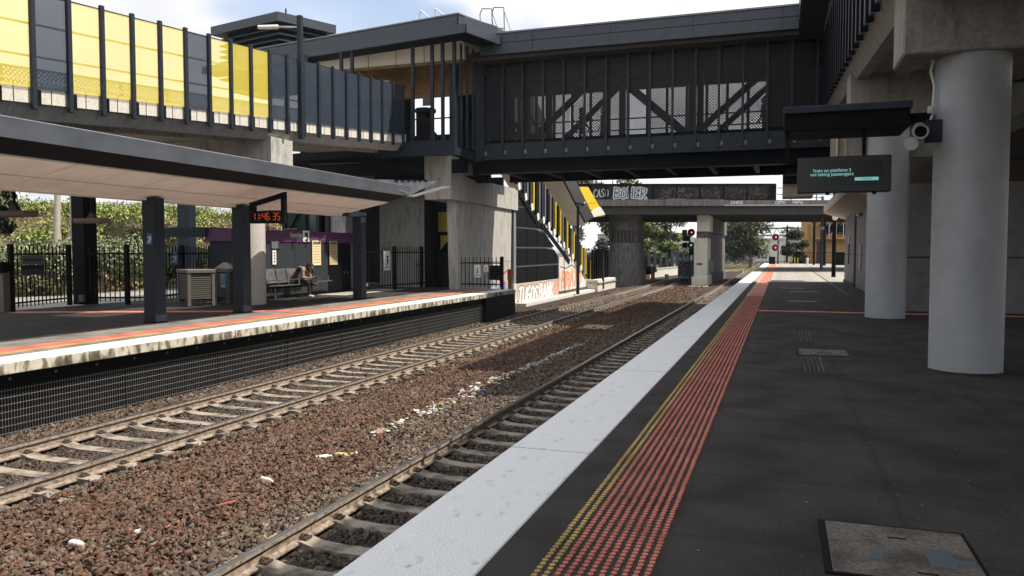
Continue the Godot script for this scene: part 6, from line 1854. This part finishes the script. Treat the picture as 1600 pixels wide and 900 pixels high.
	var sp := Vector3(-19.86, 1.28, -16.55)
	put(sg, "upper_board", MB.new().box(sp + Vector3(0, 0.12, 0), Vector3(0.95, 0.26, 0.03), sb), plinth)
	put(sg, "lower_board", MB.new().box(sp + Vector3(0, -0.16, 0), Vector3(0.95, 0.28, 0.03), sb), mat(lin(0.02, 0.012, 0.035), 0.5))
	put(sg, "purple_stripe", MB.new().box(sp + Vector3(0.02, -0.24, 0.01), Vector3(0.93, 0.1, 0.03), sb), purple)
	put(sg, "line", MB.new().box(sp + Vector3(0.02, -0.16, 0.01), Vector3(0.9, 0.015, 0.032), sb), plinth)
	put(sg, "text_row", MB.new().box(sp + Vector3(0.01, 0.12, 0.01), Vector3(0.8, 0.05, 0.032), sb), girder_m)
	var blue := mat(lin(0.05, 0.14, 0.42), 0.5)
	var ear := func(t: Node3D, c: Vector3, bs: Basis, s: float) -> void:
		put(t, "symbol", MB.new().path([c + bs * Vector3(-0.03, -0.07, 0.015) * s, c + bs * Vector3(0.03, -0.03, 0.015) * s, c + bs * Vector3(0.05, 0.04, 0.015) * s, c + bs * Vector3(0.0, 0.08, 0.015) * s, c + bs * Vector3(-0.05, 0.04, 0.015) * s], 0.014 * s, 0.012 * s, 6), white_paint)
		put(t, "slash", MB.new().bar(c + bs * Vector3(-0.08, -0.1, 0.015) * s, c + bs * Vector3(0.07, 0.1, 0.015) * s, 0.012 * s, 0.006), white_paint)
	var e1 := board("hearing_sign", "blue hearing loop sign on the nearest shelter column", "sign", Vector3(-13.56, 1.92, -14.26), Vector2(0.14, 0.26), 0.0, blue)
	ear.call(e1, Vector3(-13.56, 1.9, -14.26), Basis.IDENTITY, 0.9)
	var e2 := board("hearing_sign", "blue hearing loop sign on the fence behind the bins", "sign", Vector3(-18.6, 1.4, -20.6), Vector2(0.2, 0.4), 0.6, blue)
	ear.call(e2, Vector3(-18.6, 1.38, -20.6), Basis(Vector3.UP, 0.6), 1.2)
	for q in [[Vector3(-15.3, 1.25, -28.9), PI / 2, 0.55, 0.8, "white warning sign on the shaded fence past the last column"], [Vector3(-12.35, 0.78, -31.52), 0.0, 0.3, 0.55, "white warning sign on the fence at the platform end"], [Vector3(-11.95, 0.9, -31.52), 0.0, 0.2, 0.3, "small white notice beside the dark plate at the platform end"]]:
		var t := board("warning_sign", q[4], "sign", q[0], Vector2(q[2], q[3]), q[1], white_paint)
		var bs := Basis(Vector3.UP, q[1])
		put(t, "figure", MB.new().ball(q[0] + bs * Vector3(0, q[3] * 0.2, 0.02), Vector3.ONE * q[2] * 0.09).path([q[0] + bs * Vector3(0, q[3] * 0.1, 0.02), q[0] + bs * Vector3(0.02, -q[3] * 0.1, 0.02), q[0] + bs * Vector3(-q[2] * 0.12, -q[3] * 0.2, 0.02)], q[2] * 0.08, q[2] * 0.04, 6), black)
		put(t, "text_row", MB.new().box(q[0] + bs * Vector3(0, -q[3] * 0.34, 0.014), Vector3(q[2] * 0.7, q[3] * 0.05, 0.004), bs), plinth)
	var dp := board("dark_plate", "square black plate on the fence at the platform end", "plate", Vector3(-11.55, 0.72, -31.5), Vector2(0.5, 0.62), 0.0, black)
	for q in [Vector2(-0.18, 0.2), Vector2(0.18, 0.2), Vector2(-0.18, -0.2), Vector2(0.18, -0.2)]:
		put(dp, "bolt", MB.new().ball(Vector3(-11.55 + q.x, 0.72 + q.y, -31.485), Vector3.ONE * 0.015), steel)

func people() -> void:
	var skin := Color(0.34, 0.2, 0.13)
	var top := Color(0.3, 0.26, 0.24)
	var blk := Color(0.02, 0.02, 0.022)
	var hairc := Color(0.02, 0.015, 0.013)
	# someone sitting bent forward on the bench, looking down at a phone
	var at := Vector3(-16.3, 0, -24.2)
	var t := thing("person", "seated person in dark trousers and pale top, bent over a phone on the bench", "person", at)
	var P := func(x: float, y: float, z: float) -> Vector3: return at + Vector3(x, y, z)
	var bones := [[P.call(-0.05, 0.58, 0), P.call(0.08, 0.78, 0), 0.15, 0.13, top], [P.call(0.08, 0.78, 0), P.call(0.26, 0.96, 0), 0.13, 0.13, top], [P.call(0.24, 0.98, -0.14), P.call(0.24, 0.98, 0.14), 0.085, 0.085, top], [P.call(0.27, 0.99, 0), P.call(0.36, 1.05, 0), 0.055, 0.05, skin], [P.call(-0.04, 0.55, -0.08), P.call(-0.04, 0.55, 0.08), 0.12, 0.12, blk]]
	for s in [-1.0, 1.0]:
		bones.append([P.call(0.0, 0.54, 0.09 * s), P.call(0.42, 0.52, 0.11 * s), 0.09, 0.065, blk])
		bones.append([P.call(0.42, 0.52, 0.11 * s), P.call(0.38 + 0.06 * s, 0.09, 0.1 * s), 0.062, 0.042, blk])
		bones.append([P.call(0.36 + 0.06 * s, 0.045, 0.1 * s), P.call(0.54 + 0.06 * s, 0.035, 0.12 * s), 0.045, 0.035, Color(0.5, 0.48, 0.46)])
		bones.append([P.call(0.25, 0.95, 0.18 * s), P.call(0.3, 0.7, 0.22 * s), 0.055, 0.045, skin])
		bones.append([P.call(0.3, 0.7, 0.22 * s), P.call(0.52, 0.68, 0.07 * s), 0.043, 0.03, skin])
	var look := Vector3(0.62, -0.75, 0)
	bones.append_array(head_bones(P.call(0.43, 1.08, 0), look, Vector3(0.75, 0.62, 0), skin))
	var mb := MB.new()
	net(bones, 0.02, 0.045, mb)
	for s in [-1.0, 1.0]:
		hand(mb, P.call(0.52, 0.68, 0.07 * s), Vector3(0.9, 0.1, -0.45 * s), Vector3(0, 0.7, -0.7 * s), 0.9, skin, s)
	put(t, "body", mb, skinm)
	var hb := MB.new()
	net([[P.call(0.42, 1.14, 0), P.call(0.46, 1.13, 0), 0.098, 0.095, hairc], [P.call(0.4, 1.1, 0.07), P.call(0.52, 0.88, 0.09), 0.06, 0.03, hairc], [P.call(0.4, 1.1, -0.07), P.call(0.52, 0.88, -0.09), 0.06, 0.03, hairc], [P.call(0.37, 1.12, 0), P.call(0.3, 1.02, 0), 0.09, 0.06, hairc]], 0.015, 0.03, hb)
	put(t, "hair", hb, skinm)
	var ph := thing("phone", "small dark phone held by the seated person", "phone", P.call(0.6, 0.69, 0))
	put(ph, "case", MB.new().cbox(P.call(0.61, 0.7, 0), Vector3(0.075, 0.012, 0.15), 0.004, Basis(Vector3.BACK, 0.5)), black)
	put(ph, "glass", MB.new().box(P.call(0.606, 0.708, 0), Vector3(0.066, 0.003, 0.14), Basis(Vector3.BACK, 0.5)), mat(lin(0.03, 0.03, 0.04), 0.1))
	var bp := thing("backpack", "dark backpack on the seated person's back", "backpack", P.call(-0.12, 0.85, 0))
	var bb := MB.new()
	net([[P.call(-0.1, 0.78, 0), P.call(0.05, 1.0, 0), 0.15, 0.13, Color(0.03, 0.025, 0.025)], [P.call(-0.12, 0.74, -0.08), P.call(-0.12, 0.74, 0.08), 0.12, 0.12, Color(0.03, 0.025, 0.025)]], 0.02, 0.05, bb)
	put(bp, "bag", bb, skinm)
	put(bp, "strap", MB.new().path([P.call(0.06, 1.08, 0.12), P.call(0.24, 1.06, 0.13), P.call(0.3, 0.92, 0.14), P.call(0.1, 0.7, 0.14)], 0.022, 0.018, 6).paint(Color(0.6, 0.58, 0.55)), skinm)
	standing("person", "walking person silhouetted behind the footbridge mesh, left of a pair", Vector3(-8.0, 5.9, -32.5), 1.9, Color(0.03, 0.03, 0.035), blk, skin, hairc, 0.18)
	standing("person", "walking person silhouetted behind the footbridge mesh, right of a pair", Vector3(-7.1, 5.9, -32.6), -1.4, Color(0.04, 0.035, 0.03), blk, skin, hairc, 0.14)
	standing("person", "lone person in a brown jacket near the right end of the footbridge", Vector3(-0.7, 5.9, -32.4), -1.2, Color(0.07, 0.045, 0.03), blk, skin, hairc, 0.06)
	var tm := thing("ticket_machine", "dark ticket machine standing behind the concourse glass", "machine", Vector3(-13.9, 5.95, -29.9))
	put(tm, "cabinet", MB.new().cbox(Vector3(-14.1, 6.75, -29.9), Vector3(0.5, 1.6, 0.4), 0.03), black)
	put(tm, "hood", MB.new().cbox(Vector3(-13.95, 7.4, -29.8), Vector3(0.8, 0.2, 0.45), 0.05), black)
	put(tm, "base", MB.new().prism([Vector2(-14.3, 5.95), Vector2(-13.2, 5.95), Vector2(-13.7, 6.6), Vector2(-14.3, 6.7)], "z", -30.2, -29.7), black)

func litter() -> void:
	var rng := RandomNumberGenerator.new()
	rng.seed = 17
	var b := thing("bottle", "white plastic bottle lying on the ballast at the left", "bottle", Vector3(-6.24, BED_Y + 0.04, -5.6))
	var d := Vector3(0.97, 0.05, 0.2)
	var o := Vector3(-6.36, BED_Y + 0.065, -5.62)
	put(b, "body", MB.new().tube(o, o + d * 0.02, 0.028, 0.036, 16).tube(o + d * 0.02, o + d * 0.15, 0.036, 0.036, 16).tube(o + d * 0.15, o + d * 0.19, 0.036, 0.022, 16), white_paint)
	put(b, "cap", MB.new().tube(o + d * 0.19, o + d * 0.225, 0.023, 0.023, 14), white_conc)
	var c := thing("cup", "small crushed white cup on the ballast beside an orange stick", "cup", Vector3(-5.95, BED_Y + 0.04, -6.0))
	put(c, "cup", MB.new().tube(Vector3(-6.0, BED_Y + 0.06, -6.05), Vector3(-5.93, BED_Y + 0.07, -6.03), 0.026, 0.036, 12), white_paint)
	put(c, "lip", MB.new().tube(Vector3(-5.932, BED_Y + 0.07, -6.03), Vector3(-5.926, BED_Y + 0.071, -6.03), 0.04, 0.04, 12), white_conc)
	for q in [[Vector3(-5.9, 0, -6.03), Vector3(-5.9, 0, -6.2), "orange stick beside the white cup"], [Vector3(-5.82, 0, -6.25), Vector3(-5.8, 0, -6.42), "short orange splinter right of the cup"], [Vector3(-5.86, 0, -6.85), Vector3(-5.68, 0, -7.15), "longer orange splinter of wood on the ballast"]]:
		var s := thing("stick", q[2], "stick", q[0] + Vector3(0, BED_Y, 0), "orange sticks on the ballast")
		put(s, "stick", MB.new().bar(q[0] + Vector3(0, BED_Y + 0.06, 0), q[1] + Vector3(0, BED_Y + 0.075, 0), 0.018, 0.012), orange_tile)
	var bt := mat(Color(0.85, 0.85, 0.8, 1), 0.25)
	for q in [[Vector3(-5.78, 0, -9.05), "clear bottle lying with a paper bag on the ballast", 1.0], [Vector3(-5.87, 0, -8.0), "crumpled clear bottle nearer the far track", -0.3]]:
		var t := thing("bottle", q[1], "bottle", q[0] + Vector3(0, BED_Y, 0), "bottles on the ballast")
		var p: Vector3 = q[0] + Vector3(-0.1, BED_Y + 0.06, 0)
		var e := Vector3(1, 0.02, -q[2]).normalized()
		put(t, "body", MB.new().tube(p, p + e * 0.14, 0.03, 0.034, 10).tube(p + e * 0.14, p + e * 0.19, 0.034, 0.014, 10), bt)
		put(t, "cap", MB.new().tube(p + e * 0.19, p + e * 0.215, 0.015, 0.015, 8), white_paint)
	var bag := thing("paper_bag", "torn brown paper bag beside the clear bottle", "bag", Vector3(-5.62, BED_Y, -9.2))
	put(bag, "paper", MB.new().ball(Vector3(-5.64, BED_Y + 0.06, -9.3), Vector3(0.13, 0.035, 0.06), 8), mat(lin(0.5, 0.38, 0.2), 0.8))
	put(bag, "flap", MB.new().box(Vector3(-5.5, BED_Y + 0.07, -9.4), Vector3(0.1, 0.008, 0.07), Basis(Vector3(0.3, 1, 0.2).normalized(), 0.5)), mat(lin(0.55, 0.42, 0.24), 0.8))
	# the long trail of rubbish that has gathered in the hollow
	var trail := MB.new()
	var pal := [Color(0.75, 0.74, 0.7), Color(0.6, 0.6, 0.58), Color(0.7, 0.68, 0.6), Color(0.5, 0.47, 0.36), Color(0.12, 0.22, 0.55), Color(0.4, 0.42, 0.2), Color(0.75, 0.75, 0.76), Color(0.5, 0.3, 0.22), Color(0.65, 0.68, 0.7)]
	for i in 480:
		var z := -10.4 - pow(rng.randf(), 0.9) * 12.5
		if z < -20.8 and rng.randf() < 0.5:
			continue
		var dens := 0.4 + 0.6 * sin(z * 1.3) * sin(z * 0.7 + 1.0)
		if rng.randf() > 0.55 + dens * 0.45:
			continue
		var w: float = 0.09 + 0.16 * clampf(1.0 - absf(z + 13.6) / 4.0, 0, 1)
		var p := Vector3(-5.73 + rng.randfn() * w * 0.55 + (z + 14) * -0.012, BED_Y + 0.05 + rng.randf() * 0.04, z)
		var s := Vector3(rng.randf_range(0.02, 0.075), rng.randf_range(0.008, 0.025), rng.randf_range(0.02, 0.07))
		if rng.randf() < 0.5:
			trail.box(p, s * 1.5, Basis.from_euler(Vector3(rng.randfn() * 0.5, rng.randf() * TAU, rng.randfn() * 0.5)))
		else:
			trail.ball(p, s * 0.8, 6)
		trail.paint(pal[rng.randi() % pal.size()] * 0.72)
	for i in 40:
		var p := Vector3(-6.2 + rng.randfn() * 0.15, BED_Y + 0.05, -26.0 - rng.randf() * 2.5)
		if i > 12:
			p = Vector3(-5.7 + rng.randfn() * 0.1, BED_Y + 0.06, -21.5 - rng.randf() * 4.0)
		trail.box(p, Vector3(rng.randf_range(0.02, 0.06), 0.012, rng.randf_range(0.02, 0.06)), Basis.from_euler(Vector3(rng.randfn() * 0.4, rng.randf() * TAU, rng.randfn() * 0.4)))
		trail.paint(pal[rng.randi() % pal.size()] * 0.72)
	var lm := mat(Color.WHITE, 0.6)
	lm.vertex_color_use_as_albedo = true
	var lo := put(self, "litter", trail, lm)
	stuff(lo)
	tag(lo, "trail of scraps and plastic rubbish strewn along the ballast hollow", "litter")
	for i in 26:
		var p := Vector3(rng.randf_range(-7.6, -4.9), BED_Y + 0.05, rng.randf_range(-26, -5))
	# scraps and spots on the near platform
	var sp := MB.new()
	for i in 420:
		var p := Vector3(rng.randf_range(-0.5, 3.2), 0.001, -3.6 - pow(rng.randf(), 1.5) * 14.0)
		var r := rng.randf_range(0.002, 0.0065)
		sp.box(p, Vector3(r * 2.0, 0.003, r * rng.randf_range(1, 2.5)), Basis(Vector3.UP, rng.randf() * TAU))
		sp.paint([Color(0.1, 0.095, 0.09), Color(0.2, 0.2, 0.19), Color(0.06, 0.05, 0.045)][i % 3])
	var so := put(self, "crumbs", sp, lm)
	stuff(so)
	tag(so, "pale crumbs and gum spots on the near platform asphalt", "crumbs")
